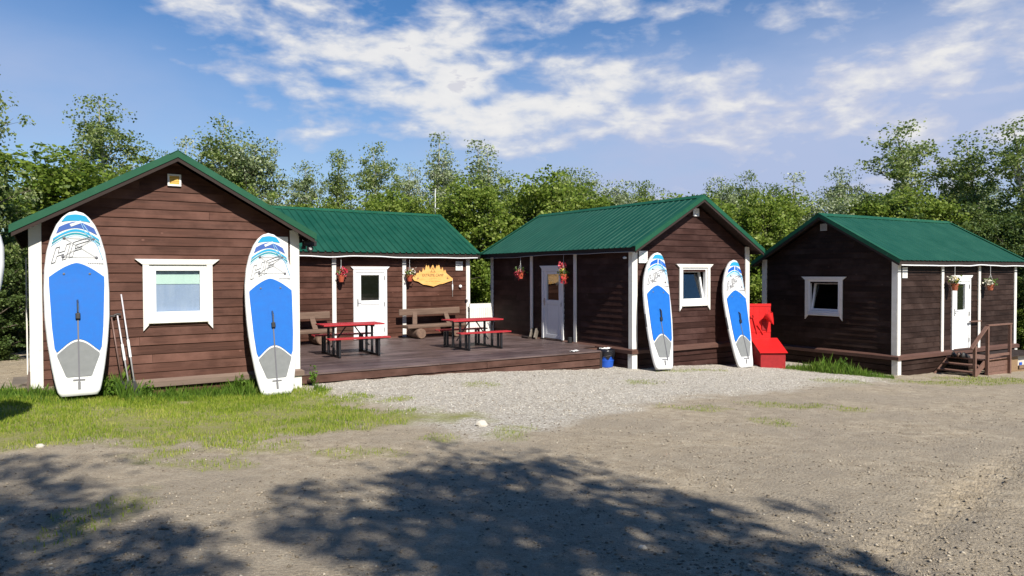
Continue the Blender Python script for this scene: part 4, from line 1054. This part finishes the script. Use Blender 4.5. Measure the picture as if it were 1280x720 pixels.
# ------------------------------------------------------------ picnic tables
M['red'] = varied('red_paint', (.44, .028, .036), (.36, .024, .030), (6, 6, 6), .45, .1, island=.12)
M['frame'] = mat('black_steel_frame', (.018, .018, .022), .45, .2)
def table(loc, rz, label):
    r = empty('picnic_table', loc, rz); tag(r, label, 'picnic table', 'red picnic tables on the deck')
    Lt = 1.50
    mb = MB()
    for i in range(5): mb.box(-Lt/2, Lt/2, -.35+i*.142, -.35+i*.142+.132, .725, .76)
    mb.build('table_top', M['red'], r, bevel=.004)
    for s_ in (-1, 1):
        mb = MB()
        for i in range(2): y0 = s_*.62-.13+i*.135; mb.box(-Lt/2, Lt/2, y0, y0+.125, .43, .462)
        mb.build('seat', M['red'], r, bevel=.004)
    for sx_ in (-1, 1):
        mb = MB(); x = sx_*.48; w = .05
        for s_ in (-1, 1):
            mb.box(x-w/2, x+w/2, s_*.60-.10, s_*.60-.05, .0, .43); mb.box(x-w/2, x+w/2, s_*.60+.06, s_*.60+.11, 0, .43)
            mb.box(x-w/2, x+w/2, s_*.20-.025, s_*.20+.025, 0, .725); mb.box(x-w/2+.002, x+w/2-.002, s_*.60-.05, s_*.60+.06, .395, .428)
        mb.box(x-w/2+.003, x+w/2-.003, -.70, .70, .002, .05); mb.box(x-w/2+.003, x+w/2-.003, -.33, .33, .68, .724)
        mb.build('leg_frame', M['frame'], r)
        mb = MB(); mb.bar((x, 0, .20), (x-sx_*.38, 0, .70), .03, .015, up=(0, 1, 0)); mb.build('brace', M['frame'], r)
    mb = MB(); mb.bar((-.46, 0, .69), (.46, 0, .69), .04, .03); mb.build('stretcher', M['frame'], r)
    return r
table((-3.95, 17.55, .242), .54, 'red picnic table nearer the left cabin in front of the white door')
table((-1.05, 19.10, .242), .56, 'red picnic table in the middle of the deck in front of the log bench')

# ------------------------------------------------------------ log benches
M['log'] = varied('weathered_log', (.20, .13, .095), (.12, .075, .055), (2, 16, 16), .8, .4, .006, island=.15)
M['logend'] = varied('log_end', (.22, .14, .10), (.12, .075, .055), (20, 20, 20), .85, .3)
def logbench(loc, rz, Lb, label):
    r = empty('log_bench', loc, rz); tag(r, label, 'bench', 'rustic log benches on the deck')
    mb = MB(); mb.bar((-Lb/2, .18, .78), (Lb/2, .16, .80), .06, .20, up=(0, 0, 1)); mb.build('backrest', M['log'], r, bevel=.02)
    mb = MB(); mb.bar((-Lb/2+.05, -.10, .36), (Lb/2-.05, -.10, .37), .42, .10); mb.build('seat', M['log'], r, bevel=.025)
    for s_ in (-1, 1):
        mb = MB(); mb.bar((s_*(Lb/2-.45), .02, .30), (s_*(Lb/2-.55), .20, .86), .15, .06, up=(0, 1, 0)); mb.build('back_support', M['log'], r, bevel=.012)
        mb = MB(); N_ = 9; pts_ = [(s_*(Lb/2-.45), -.42+.66*i/N_, .155) for i in range(N_+1)]
        mb.tube(pts_, [.152+.006*math.sin(i*1.7) for i in range(N_+1)], 14); mb.build('log_foot', M['log'], r, smooth=True)
        mb = MB(); mb.lathe((s_*(Lb/2-.45), -.424, .155), [(.001, 0), (.14, 0), (.14, .004)], 14, axis=(0, -1, 0)); mb.build('log_end', M['logend'], r)
    return r
x, y = onwall(cabB, -.50, 1.62); logbench((x, y, .242), cabB[3]-math.pi/2, 2.15, 'weathered log bench against the back cabin wall under the wooden sign')
x, y = onwall(cabB, -.50, 5.98); logbench((x, y, .242), cabB[3]-math.pi/2, 2.15, 'weathered log bench half hidden behind the corner of the left cabin')

# ------------------------------------------------------------ red fire point
M['fire'] = varied('fire_red', (.66, .012, .010), (.52, .010, .012), (5, 5, 5), .5, .12, .003)
M['firedark'] = varied('fire_red_worn', (.36, .016, .018), (.26, .012, .015), (10, 10, 10), .75, .3, .004)
fz = -.47; fp = empty('fire_point', (6.95, 20.1, fz), .0); tag(fp, 'red fire point with sand box, sloping lid and cone bucket beside the dark cabin', 'fire point')
Wf = .70
mb = MB(); mb.hexa([(0, -.0, -.15), (Wf, 0, -.15), (Wf, .75, -.15), (0, .75, -.15), (0, 0, .42), (Wf, 0, .42), (Wf, .75, .74), (0, .75, .74)]); mb.build('sand_box', M['firedark'], fp, bevel=.006)
mb = MB(); mb.hexa([(-.04, -.05, .425), (Wf+.04, -.05, .425), (Wf+.04, .76, .76), (-.04, .76, .76), (-.04, -.06, .45), (Wf+.04, -.06, .45), (Wf+.04, .76, .79), (-.04, .76, .79)]); mb.build('lid', M['fire'], fp, bevel=.004)
mb = MB()
for i in range(4): mb.box(-.10+i*.165, -.10+i*.165+.162, .78, .80, .1, 1.78)
mb.box(-.10, .56, .77, .779, 1.70, 1.78); mb.box(-.10, .56, .77, .779, .95, 1.02)
mb.build('back_board', M['fire'], fp)
for x in (-.08, .50): mb = MB(); mb.box(x, x+.05, .80, .85, -.2, 1.75); mb.build('post', M['fire'], fp)
mb = MB(); mb.lathe((.50, .60, 1.32), [(.002, -.16), (.07, -.02), (.14, .16), (.145, .165), (.13, .165)], 20, axis=(-.35, .3, .8)); bk = mb.build('cone_bucket', M['fire'], fp)
mb = MB(); mb.tube([(.40, .61, 1.47), (.46, .68, 1.58), (.56, .70, 1.54)], .007, 5); mb.build('bail_handle', M['firedark'], bk)
mb = MB(); mb.bar((.12, .755, 1.25), (.34, .755, .90), .03, .02, up=(0, 1, 0)); mb.bar((.10, .755, 1.32), (.18, .755, 1.16), .11, .015, up=(0, 1, 0)); mb.build('shovel', M['fire'], fp)
mb = MB(); mb.bar((.02, .755, 1.45), (.16, .755, .92), .025, .02, up=(0, 1, 0)); mb.bar((-.04, .755, 1.40), (.06, .755, 1.42), .07, .02, up=(0, 1, 0)); mb.build('axe', M['fire'], fp)
mb = MB(); mb.box(.30, .42, .745, .769, 1.02, 1.30); mb.build('hose_niche', M['firedark'], fp)

# ------------------------------------------------------------ bin
M['binblue'] = varied('blue_bin', (.012, .07, .42), (.02, .10, .50), (6, 6, 6), .4, 0)
M['bag'] = mat('bin_liner', (.012, .012, .016), .3)
x, y = 2.44, 18.72; bn = empty('litter_bin', (x, y, -.24), 0); tag(bn, 'blue litter bin with black liner at the right end of the deck', 'bin')
mb = MB(); mb.lathe((0, 0, 0), [(.17, 0), (.185, .02), (.20, .16), (.207, .165), (.207, .185), (.201, .19), (.215, .40), (.222, .405), (.222, .43), (.205, .43), (.20, .40)], 28); mb.build('body', M['binblue'], bn, smooth=False)
V = []; F = []; n_ = 36
for j, (r_, z) in enumerate(((.224, .26), (.236, .34), (.236, .42), (.230, .455), (.20, .46), (.16, .36))):
    for k in range(n_):
        a = 2*math.pi*k/n_; w = (.012*math.sin(k*2.7)+.008*math.sin(k*5.1+j)); V.append(((r_+w*.6)*math.cos(a), (r_+w*.6)*math.sin(a), z+(.05*math.sin(k*1.3) if j == 0 else .008*math.sin(k*2.1))))
for j in range(5):
    for k in range(n_): k2 = (k+1) % n_; F.append((j*n_+k, j*n_+k2, (j+1)*n_+k2, (j+1)*n_+k))
mb = MB(); mb.poly(V, F); mb.build('liner', M['bag'], bn, smooth=True)
mb = MB(); mb.tube([(.21, -.05, .40), (.10, -.23, .33), (-.08, -.225, .29), (-.2, -.08, .38)], .005, 6); mb.build('bail_handle', M['steel'], bn)
def scrap(loc, rz, sc, label):
    V = []; nn = 5
    for i in range(nn):
        for j in range(nn): V.append(((i-2)*.05*sc, (j-2)*.035*sc, .012+.03*random.random()*sc))
    F = [(i*nn+j, i*nn+j+1, (i+1)*nn+j+1, (i+1)*nn+j) for i in range(nn-1) for j in range(nn-1)]
    mb = MB(); mb.poly(V, F); o = mb.build('crumpled_paper', M['paper'], None); o.location = loc; o.rotation_euler = (0, 0, rz); tag(o, label, 'litter')
    sm = o.modifiers.new('s', 'SOLIDIFY'); sm.thickness = .004
scrap((2.42, 18.70, .225), .4, 1.3, 'crumpled white paper lying on top of the blue bin')
dx_, dy_ = at(718, 440, .24); scrap((dx_, dy_+.05, .242), .9, 1.1, 'crumpled white paper on the front edge of the deck')

# boot scraper boards leaning on the post near the shaded door; small dark can
x, y = onwall(cabC, -.16, 4.25); bs = empty('boot_scraper', (x, y, .242), cabC[3]); tag(bs, 'two grey boards leaning as a boot scraper left of the shaded door', 'boot scraper')
for i in range(2): mb = MB(); mb.bar((-.10-i*.02, -.02-i*.26, .0), (.06-i*.02, .10-i*.26, .26), .05, .18, up=(0, 0, 1)); mb.build('board', M['greywood'], bs)
mb = MB(); mb.box(-.25, .08, -.10, .25, .0, .05); mb.build('base', M['dark'], bs)
x, y = onwall(cabC, -.15, 2.42); mb = MB(); mb.lathe((0, 0, 0), [(.06, 0), (.065, .01), (.062, .15), (.05, .16), (.001, .162)], 14); o = mb.build('ash_can', M['black'], None, smooth=False); o.location = (x, y, .242); tag(o, 'small black can at the foot of the post right of the shaded door', 'can')

# ------------------------------------------------------------ porch with steps at cabin D (local frame of D)
po = empty('porch', (8.156, 23.268, -.071), -1.027); tag(po, 'brown wooden landing with three steps and a rail before the far right cabin door', 'porch')
M['porch'] = varied('porch_wood', (.19, .105, .080), (.13, .070, .052), (2, 14, 14), .6, .3, island=.2)
U0, U1 = 4.52, 5.55
mb = MB(); v = 2.25
while v < 3.55: mb.box(U0, U1, v, v+.125, -.16, -.125); v += .132
mb.build('landing_boards', M['porch'], po)
mb = MB()
for i in range(3): mb.box(U1-.02, U1+.008, 2.27, 3.55, -.34-i*.145, -.205-i*.145+.0)
mb.build('side_boards', M['porch'], po)
for i in range(2):
    mb = MB(); mb.box(U0+.05, U1-.04, 1.96-i*.28, 2.22-i*.28, -.31-i*.16, -.275-i*.16); mb.build('step_tread', M['porch'], po)
for u in (U0+.03, U1-.02): mb = MB(); mb.bar((u, 2.28, -.22), (u, 1.55, -.66), .035, .15); mb.build('stringer', M['porch'], po)
for (v, z0, z1) in ((1.62, -.75, .30), (2.28, -.75, .78), (3.50, -.8, .80)): mb = MB(); mb.box(U1+.01, U1+.08, v-.035, v+.035, z0, z1); mb.build('rail_post', M['porch'], po)
mb = MB(); mb.bar((U1+.045, 2.24, .82), (U1+.045, 3.56, .82), .09, .04); mb.bar((U1+.045, 2.28, .81), (U1+.045, 1.42, .22), .09, .04); mb.build('handrail', M['porch'], po)
mb = MB(); mb.bar((U1+.045, 2.3, -.02), (U1+.045, 3.5, -.02), .03, .07); mb.build('lower_rail', M['porch'], po)
mb = MB(); mb.bar((U0+.02, 3.5, .82), (U0+.02, 4.1, .82), .05, .03); mb.build('rear_rail', M['porch'], po)
# shoes on the landing
M['shoe'] = mat('dark_shoe', (.02, .017, .016), .6); M['shoe2'] = mat('brown_shoe', (.09, .05, .035), .6)
for i, (u, v, a, m_, lb) in enumerate(((4.70, 2.33, .3, 'shoe', 'black shoe nearest the wall at the left edge of the porch'), (4.85, 2.36, .1, 'shoe2', 'brown shoe between two black ones on the porch'), (5.0, 2.33, -.2, 'shoe', 'black shoe nearest the steps at the left edge of the porch'))):
    mb = MB(); pr = [(-.14, .035, .055), (-.10, .045, .11), (-.04, .045, .12), (.03, .045, .075), (.10, .048, .06), (.14, .03, .04)]
    V = []; F = []; n_ = 8
    for (xx_, w, h) in pr:
        for k in range(n_):
            th_ = math.pi*k/(n_-1); V.append((xx_, w*math.cos(th_), max(.0, h*math.sin(th_))))
    for j in range(len(pr)-1):
        for k in range(n_): k2 = (k+1) % n_; F.append((j*n_+k, j*n_+k2, (j+1)*n_+k2, (j+1)*n_+k))
    F.append(tuple(range(n_))); F.append(tuple((len(pr)-1)*n_+k for k in reversed(range(n_))))
    mb.poly(V, F); o = mb.build('shoe', M[m_], None, smooth=True); x, y = onwall(cabD, u, v); o.location = (x, y, -.071-.124); o.rotation_euler = (0, 0, a-1.027+1.4); o.scale = (1, 1, 1.3); tag(o, lb, 'shoe')
# wooden crate bench right of the porch
x, y = onwall(cabD, 5.05, 4.05); cr = empty('storage_box', (x, y, -.75), -1.027+math.pi/2*0); tag(cr, 'pale wooden box with a dark lid at the right edge beyond the porch', 'box')
M['ply'] = varied('raw_timber', (.24, .16, .09), (.18, .11, .06), (3, 14, 14), .7, .2, island=.2)
mb = MB()
mb.box(-.35, .35, .0, 1.6, .02, .10); 
for (a, b, c_, d_) in ((-.35, .35, 0, .05), (-.35, .35, 1.5, 1.55)):
    mb.box(a, a+.08, c_, d_, .1, .5); mb.box(b-.08, b, c_, d_, .1, .5)
mb.box(-.30, .30, .02, .04, .1, .5); mb.box(.30, .33, .0, .42, .1, .5); mb.box(.30, .33, .52, 1.5, .12, .22)
mb.build('box_body', M['ply'], cr)
mb = MB(); mb.box(-.45, .45, -.25, 1.75, .52, .56); mb.build('lid', M['dark'], cr)
mb = MB(); mb.box(-.28, .28, .5, 1.4, .12, .48); mb.build('packed_goods', M['palerock'], cr)
mb = MB(); mb.box(.285, .298, .6, .75, .22, .30); mb.build('blue_strip', M['binblue'], cr)

# thin pale mast behind the back cabin
mx_, my_ = (544-640)/900*29.0, 29.0
mb = MB(); mb.tube([(0, 0, -.3), (0.02, 0, 5.9)], [.03, .018], 8); mb.tube([(0, 0, 5.0), (.28, 0, 5.05)], .01, 5); o = mb.build('mast', M['pvc'], None); o.location = (mx_, my_, -.2); tag(o, 'thin pale mast rising behind the roof of the back cabin', 'mast')

# ------------------------------------------------------------ trees
M['bark_pale'] = varied('pale_bark', (.50, .48, .42), (.22, .20, .17), (6, 6, 3), .8, .3, spots=((.06, .05, .045), 7, .60, .9))
M['bark'] = varied('grey_bark', (.16, .13, .10), (.09, .075, .06), (8, 8, 3), .9, .5, .01)
LM = {
 'birch': leafmat('leaf_birch', [(0, (.050, .085, .022)), (.30, (.120, .185, .045)), (.58, (.225, .285, .085)), (.82, (.35, .40, .19)), (1, (.56, .60, .46))], .42, .5),
 'willow': leafmat('leaf_willow', [(0, (.065, .105, .040)), (.30, (.160, .215, .085)), (.56, (.28, .34, .165)), (.80, (.43, .47, .33)), (1, (.62, .66, .56))], .32, .5),
 'lush': leafmat('leaf_lush', [(0, (.040, .080, .012)), (.34, (.130, .205, .026)), (.64, (.24, .315, .050)), (.88, (.35, .41, .11)), (1, (.48, .52, .26))], .45, .55),
 'dim': leafmat('leaf_dim', [(0, (.032, .062, .018)), (.5, (.095, .150, .040)), (.85, (.20, .26, .09)), (1, (.36, .41, .23))], .35, .6)}
PROF = {
 'tall': ([0, .12, .25, .45, .65, .82, .93, 1], [.10, .40, .66, .90, .88, .72, .50, .25]),
 'round': ([0, .1, .25, .5, .7, .86, .95, 1], [.12, .58, .88, 1.0, .97, .82, .60, .30]),
 'spire': ([0, .1, .3, .55, .75, .9, 1], [.15, .60, .80, .70, .48, .25, .03])}
def treemesh(kind, prof, H, Rr, nb, leaf, per, seed, c0=.18, size=.082, spread=.24, bark='bark', airy=1.0):
    rs = np.random.default_rng(seed); global rng; keep = rng; rng = rs
    mb = MB(); tp = [np.array([0, 0, -.3])]; p = np.array([0., 0., -.3]); nseg = 9; drift = rs.normal(0, .10, 2)
    for i in range(nseg): p = p+np.array([drift[0]*.5+rs.normal(0, .07), drift[1]*.5+rs.normal(0, .07), (H*.93+.3)/nseg]); tp.append(p.copy())
    rad = [max(.012, .018*H*(1-i/nseg)**.8*.62+.01) for i in range(nseg+1)]
    mb.tube(tp, rad, 7)
    tp_ = np.array(tp); Cn = []; Sz = []
    def tpt(t_): return np.array([np.interp(t_*nseg, range(nseg+1), tp_[:, k]) for k in range(3)])
    for b in range(nb):
        tt = (b+rs.random())/nb; tt = tt**.85; t_ = c0+(1-c0)*tt
        pr = np.interp(tt, *PROF[prof]); Lb = Rr*pr*rs.uniform(.55, 1.18); az_ = b*2.399+rs.normal(0, .4)
        elv = rs.uniform(.10, .65)+.35*tt; d = np.array([math.cos(az_)*math.cos(elv), math.sin(az_)*math.cos(elv), math.sin(elv)])
        o_ = tpt(max(.05, t_-.10)); Lb = Lb*1.05; elv = min(elv, 1.0)
        pts_ = [o_]; nn = 5; q = o_.copy(); dd = d.copy()
        for j in range(nn): q = q+dd*Lb/nn; dd = dd+np.array([rs.normal(0, .12), rs.normal(0, .12), rs.normal(.02, .10)]); dd /= np.linalg.norm(dd); pts_.append(q.copy())
        mb.tube(pts_, [max(.007, .022*Lb*(1-j/(nn+.5))) for j in range(nn+1)], 4)
        ncl = max(2, int(per*(.35+Lb/Rr)))
        for c_ in range(ncl):
            s_ = rs.uniform(.25, 1.05)*nn; i0 = min(int(s_), nn-1); cpt = pts_[i0]+(pts_[i0+1]-pts_[i0])*(s_-i0)
            cpt = cpt+rs.normal(0, spread*.75, 3); k_ = int(1.75*leaf*rs.uniform(.5, 1.4)); sg_ = spread*rs.uniform(.45, 1.1)
            if cpt[2] > H*1.02: continue
            q_ = rs.normal(0, 1, (k_, 3)); q_ /= np.linalg.norm(q_, axis=1, keepdims=True); q_ *= rs.random((k_, 1))**.45; Cn.append(cpt+q_*sg_*1.75*np.array([1, 1, .7]))
            if rs.random() < .35:
                mb.tube([pts_[i0], cpt], [.008, .003], 3, cap=False)
    for c_ in range(int(nb*.8)):
        t_ = 1-.22*rs.random()**1.5; cpt = tpt(t_); k_ = int(leaf*.7); w_ = {'tall': .30, 'round': .42, 'spire': .14}[prof]+(1-t_)*1.9
        Cn.append(cpt+np.array([rs.normal(0, w_), rs.normal(0, w_), .12])+rs.uniform(-1, 1, (k_, 3))*np.array([.26, .26, .24]))
    Cn = np.concatenate(Cn); Sz = size*rs.uniform(.6, 1.35, len(Cn))
    V = leafquads(Cn, Sz, 1.35, .25); rng = keep
    tm = bpy.data.meshes.new('trunk_mesh'); tm.from_pydata([tuple(v) for v in mb.v], [], mb.f); tm.materials.append(M[bark])
    return tm, quadmesh('crown_mesh', V, 4, [LM[kind]]), H
VAR = {
 'birch1': treemesh('birch', 'tall', 10, 1.75, 46, 26, 7, 101, size=.078, bark='bark_pale'),
 'birch2': treemesh('birch', 'tall', 10, 1.6, 40, 22, 7, 102, size=.078, bark='bark_pale'),
 'birchthin': treemesh('willow', 'spire', 10, 1.15, 36, 18, 6, 103, size=.085, bark='bark_pale'),
 'round1': treemesh('birch', 'round', 9, 2.1, 50, 26, 7, 104, size=.082),
 'willow1': treemesh('willow', 'round', 8.5, 2.2, 50, 26, 7, 105, size=.082, bark='bark'),
 'willow2': treemesh('willow', 'tall', 9.5, 1.9, 46, 24, 7, 106, size=.078, bark='bark_pale'),
 'lush1': treemesh('lush', 'round', 7, 2.0, 50, 30, 8, 107, c0=.08, size=.085),
 'lush2': treemesh('lush', 'round', 6, 2.2, 50, 30, 8, 108, c0=.04, size=.085),
 'dim1': treemesh('dim', 'round', 8, 2.3, 50, 30, 8, 109, c0=.05, size=.10),
 'spire1': treemesh('birch', 'spire', 10, 1.5, 50, 30, 7, 110, size=.082),
}
def tree(px, top, Y, var, wsc, label, group='trees of the wood behind the cabins', name='tree', cat='tree', rz=None):
    tm, cm, H = VAR[var]; x = (px-640)/900*Y; z0 = float(gbase(np.array([x]), np.array([Y]))[0]); zt = 2.2+(342-top)/900*Y
    s_ = (zt-z0)/H/1.0
    r = empty(name, (x, Y, z0), rz if rz is not None else (px*1.37) % 6.28); r.scale = (s_*wsc, s_*wsc, s_)
    tag(r, label, cat, group)
    for nm, me_ in (('trunk', tm), ('crown', cm)):
        o = bpy.data.objects.new(nm, me_); col.objects.link(o); o.parent = r
    return r
G1 = 'trees of the wood behind the cabins'
T = [
 (-38, 62, 17.5, 'round1', .80, 'tall dark tree cut by the left edge of the photo, topmost on that side'),
 (38, 175, 24, 'lush1', 1.5, 'dense sunlit green tree filling the left edge beside the left cabin roof'),
 (-40, 190, 19, 'dim1', 1.2, 'shaded bushy tree just off the left edge of the photo'),
 (84, 138, 29, 'birchthin', 1.0, 'slender sparse tree left of the tall birch over the left cabin'),
 (138, 112, 30, 'birch1', 1.05, 'tallest birch above the left slope of the left cabin roof'),
 (178, 175, 31, 'birch2', .9, 'smaller birch in the dip between the two tall trees over the left cabin'),
 (212, 160, 31, 'birchthin', 1.1, 'thin tree with two tips just left of the left cabin ridge'),
 (252, 128, 31, 'birch2', 1.15, 'full dark green birch rising right behind the left cabin ridge'),
 (285, 172, 32, 'round1', .75, 'low round tree right of the left cabin ridge'),
 (332, 166, 33, 'willow1', .95, 'silvery round willow left of the conical tree over the back cabin'),
 (372, 192, 33, 'willow2', .95, 'lower silvery willow touching the conical tree on its left'),
 (423, 178, 33, 'spire1', .95, 'compact conical tree standing apart over the back cabin roof'),
 (480, 167, 33, 'birch1', .95, 'round-topped green birch above the middle of the back cabin roof'),
 (515, 195, 34, 'willow2', .8, 'silvery tree between the round-topped birch and the tall narrow one'),
 (538, 153, 34, 'birchthin', 1.05, 'tall narrow tree pointing highest above the right part of the back cabin roof'),
 (566, 180, 34, 'willow2', .85, 'pale tree just right of the tall narrow one over the back cabin'),
 (598, 161, 35, 'birchthin', 1.3, 'tall sparse tree above the gap between the back cabin and the next'),
 (627, 176, 35, 'birchthin', 1.1, 'thin tree with bare tips above the left end of the middle green roof'),
 (652, 205, 35, 'birch2', .9, 'green birch over the left end of the middle green roof'),
 (692, 203, 35, 'round1', .9, 'broad green tree over the left half of the middle green roof'),
 (735, 210, 35, 'willow1', 1.0, 'pale yellowish tree over the centre of the middle green roof'),
 (775, 219, 35, 'willow1', .95, 'sparse yellow-green tree over the right half of the middle green roof'),
 (818, 220, 35, 'round1', .8, 'last tree before the sky gap left of the middle cabin ridge'),
 (893, 216, 33, 'willow1', .8, 'silvery tree just right of the sky gap by the middle cabin ridge'),
 (933, 205, 33, 'birch1', .85, 'dark tufted tree between the middle and right cabins'),
 (968, 222, 34, 'round1', .75, 'low tree left of the right cabin ridge'),
 (1003, 211, 34, 'birchthin', 1.3, 'thin tree with two tufts above the left slope of the right cabin'),
 (1036, 203, 34, 'willow2', .9, 'silvery tree directly over the right cabin ridge'),
 (1075, 228, 34, 'round1', .75, 'low tree right of the right cabin ridge'),
 (1112, 210, 33, 'birch2', .7, 'narrow tree tight on the left of the tall birch over the right roof'),
 (1149, 138, 32, 'birch1', 1.15, 'tallest birch on the right, standing clear above the right roof'),
 (1186, 205, 33, 'round1', .7, 'low tree tight on the right of the tall birch over the right roof'),
 (1218, 222, 33, 'willow1', .7, 'pale low tree in the dip before the right edge of the photo'),
 (1252, 150, 30, 'birch2', 1.2, 'tall loose birch at the right edge of the photo'),
 (1292, 140, 29, 'birch1', 1.1, 'tall tree cut by the right edge of the photo'),
]
for a in T: tree(a[0], a[1], a[2], a[3], a[4]*1.10, a[5])
# lower bushy trees in front of the row : nothing tells them apart within a stretch
ORD = ['leftmost', 'second from the left', 'third from the left', 'fourth from the left', 'fifth from the left', 'sixth from the left', 'seventh from the left', 'eighth from the left', 'ninth from the left', 'tenth from the left', 'rightmost']
def ordn(i, n): return 'rightmost' if i == n-1 else ORD[i]
B_ = [(565, 250, 29.5, 'lush2'), (600, 215, 30.5, 'lush1'), (632, 220, 31, 'lush2'), (662, 228, 31.5, 'lush1'), (703, 226, 33, 'round1'), (742, 230, 33, 'lush1'), (785, 234, 33, 'willow1'), (822, 238, 33, 'lush1')]
for i_, (px, tp, Y, v_) in enumerate(B_): tree(px, tp, Y, v_, 1.15, 'bushy yellow-green tree behind the middle green roof, %s in its lower row' % ordn(i_, len(B_)), 'lower bushy trees behind the middle roof', 'bushy_tree')
B_ = [(902, 238, 29.5, 'lush1'), (940, 240, 29, 'lush2'), (975, 236, 30, 'lush1'), (1020, 236, 31, 'willow1'), (1065, 238, 31, 'lush1'), (1110, 236, 30.5, 'dim1'), (1150, 232, 30.5, 'lush1'), (1190, 252, 30, 'dim1'), (1228, 262, 29, 'dim1'), (1268, 262, 27.5, 'dim1'), (1300, 290, 25, 'dim1')]
for i_, (px, tp, Y, v_) in enumerate(B_): tree(px, tp, Y, v_, 1.2, 'bushy green tree behind the right cabin, %s in its lower row' % ordn(i_, len(B_)), 'lower bushy trees behind the right cabin', 'bushy_tree')
B_ = [(60, 225, 26, 'lush1'), (110, 205, 28, 'lush2'), (165, 215, 29, 'lush1'), (215, 215, 30, 'dim1'), (285, 225, 31, 'lush1'), (340, 235, 32, 'willow1'), (395, 243, 32, 'lush1'), (440, 240, 32, 'lush2'), (490, 240, 31.5, 'lush1'), (530, 245, 31, 'lush2')]
for i_, (px, tp, Y, v_) in enumerate(B_): tree(px, tp, Y, v_, 1.1, 'bushy tree behind the left cabins, %s in its lower row' % ordn(i_, len(B_)), 'lower bushy trees behind the left cabins', 'bushy_tree')
for px, tp, Y, v_, w_ in ((-12, 300, 17, 'dim1', 'nearer'), (22, 300, 20, 'dim1', 'deeper')): tree(px, tp, Y, v_, 1.2, w_+' dark shaded bush in the wood left of the left cabin', 'dark bushes at the left edge', 'bush', 'bush')
for px, tp, Y, w_ in ((1275, 372, 25, 'lower'), (1293, 350, 24.5, 'taller')): tree(px, tp, Y, 'lush2', 1.0, w_+' leafy bush beyond the corner of the far right cabin', 'bushes beyond the far right cabin', 'bush', 'bush')

# deep wood filling the background
n = 120000; a_ = rng.uniform(-.95, .95, n); Yd = rng.uniform(34, 46, n); xx = a_*Yd; hmax = 3.2+3.2*fbm(xx, Yd, 5, 3, 91)
zz = rng.random(n)*hmax; V = leafquads(np.stack([xx, Yd, zz-.8], 1), rng.uniform(.14, .34, n), 1.3)
o = bpy.data.objects.new('deep_wood', quadmesh('deep_wood', V, 4, [LM['dim']])); col.objects.link(o); tag(o, 'dense dim foliage deep in the wood behind the nearer trees', 'woodland', None, 'stuff')
n = 30000; Yd = rng.uniform(14, 34, n); xx = -9-(Yd-14)*.52-rng.random(n)*(6+Yd*.25)-2.2; zz = rng.random(n)**1.3*3.2; V = leafquads(np.stack([xx, Yd, zz], 1), rng.uniform(.08, .2, n), 1.3)
o = bpy.data.objects.new('undergrowth', quadmesh('undergrowth', V, 4, [LM['dim']])); col.objects.link(o); tag(o, 'dim undergrowth under the trees left of the left cabin', 'undergrowth', None, 'stuff')

# weeds
def weed(x, y, h, n_, label, m_='tallgrass'):
    z = g1(x, y); r = empty('weed', (x, y, z), 0); tag(r, label, 'plant'); mb = MB(); Cn = []
    for i in range(n_):
        a = random.uniform(0, 6.28); q = (math.cos(a)*h*.35*random.random(), math.sin(a)*h*.35*random.random(), h*random.uniform(.6, 1)); mb.tube([(0, 0, -.02), (q[0]*.4, q[1]*.4, q[2]*.5), q], [.004, .003, .002], 4)
        for k_ in range(7): f_ = random.uniform(.3, 1); Cn.append((q[0]*f_+random.gauss(0, .02), q[1]*f_+random.gauss(0, .02), q[2]*f_))
    mb.build('stems', M['flead'], r); Cn = np.array(Cn); o = bpy.data.objects.new('leaves', quadmesh('leaves', leafquads(Cn, np.full(len(Cn), .045), 1.8), 4, [M[m_]])); col.objects.link(o); o.parent = r
weed(*atg(779, 458), .30, 8, 'thin pale weed in the shade between the blue bin and the corner post', 'flead')
weed(*onwall(cabA, 1.62, -.35), .34, 8, 'leafy weed right of the leaning paddles')
weed(*onwall(cabA, 3.15, -.30), .38, 8, 'tall weed left of the board by the right corner of the left cabin')
weed(*onwall(cabA, 1.05, -.45), .40, 12, 'leafy weed between the left board and the leaning paddles')
weed(*onwall(cabA, 4.55, -.05), .42, 8, 'weed growing at the left end of the deck')
weed(9.05, 19.65, .45, 14, 'tall leafy weed standing in the grass at the dark gable')

# trees behind the photographer, they throw the shade on the yard
def ctree(x, y, H_, var, wsc, label):
    tm, cm, H = VAR[var]; z0 = g1(x, y); r = empty('tree', (x, y, z0), x*3.1); s_ = H_/H; r.scale = (s_*wsc, s_*wsc, s_); tag(r, label, 'tree', 'trees behind the photographer')
    for nm, me_ in (('trunk', tm), ('crown', cm)): o = bpy.data.objects.new(nm, me_); col.objects.link(o); o.parent = r
ctree(5.35, -3.3, 12.3, 'round1', .85, 'tall leafy tree standing behind the viewpoint to the right')
ctree(1.6, -4.4, 12.4, 'birch1', 1.0, 'tall birch standing behind the viewpoint')
ctree(6.1, -3.2, 8.0, 'lush1', .8, 'lower bushy tree farthest right behind the viewpoint')
ctree(-2.3, -3.4, 14.0, 'willow2', .75, 'willow standing behind the viewpoint to the left')
n = 90000; an = rng.uniform(R(-172), R(-8), n); rd = rng.uniform(17, 25, n); xx = rd*np.cos(an); yy = rd*np.sin(an)  # added leaf ring out of view, blocks sky light to deepen the shade
hm = 12+6*fbm(an*8, rd*.2, 1.0, 3, 61); zz = rng.random(n)*hm*np.where((an > R(-90)) & (an < R(-35)), .62, 1)  # ring kept lower on the sun side so direct sun still passes
o = bpy.data.objects.new('woodland', quadmesh('woodland', leafquads(np.stack([xx, yy, zz+.3], 1), rng.uniform(.25, .55, n), 1.3), 4, [LM['dim']])); col.objects.link(o)
tag(o, 'unseen ring of leaves added behind the viewpoint to hold back sky light', 'woodland', None, 'stuff')
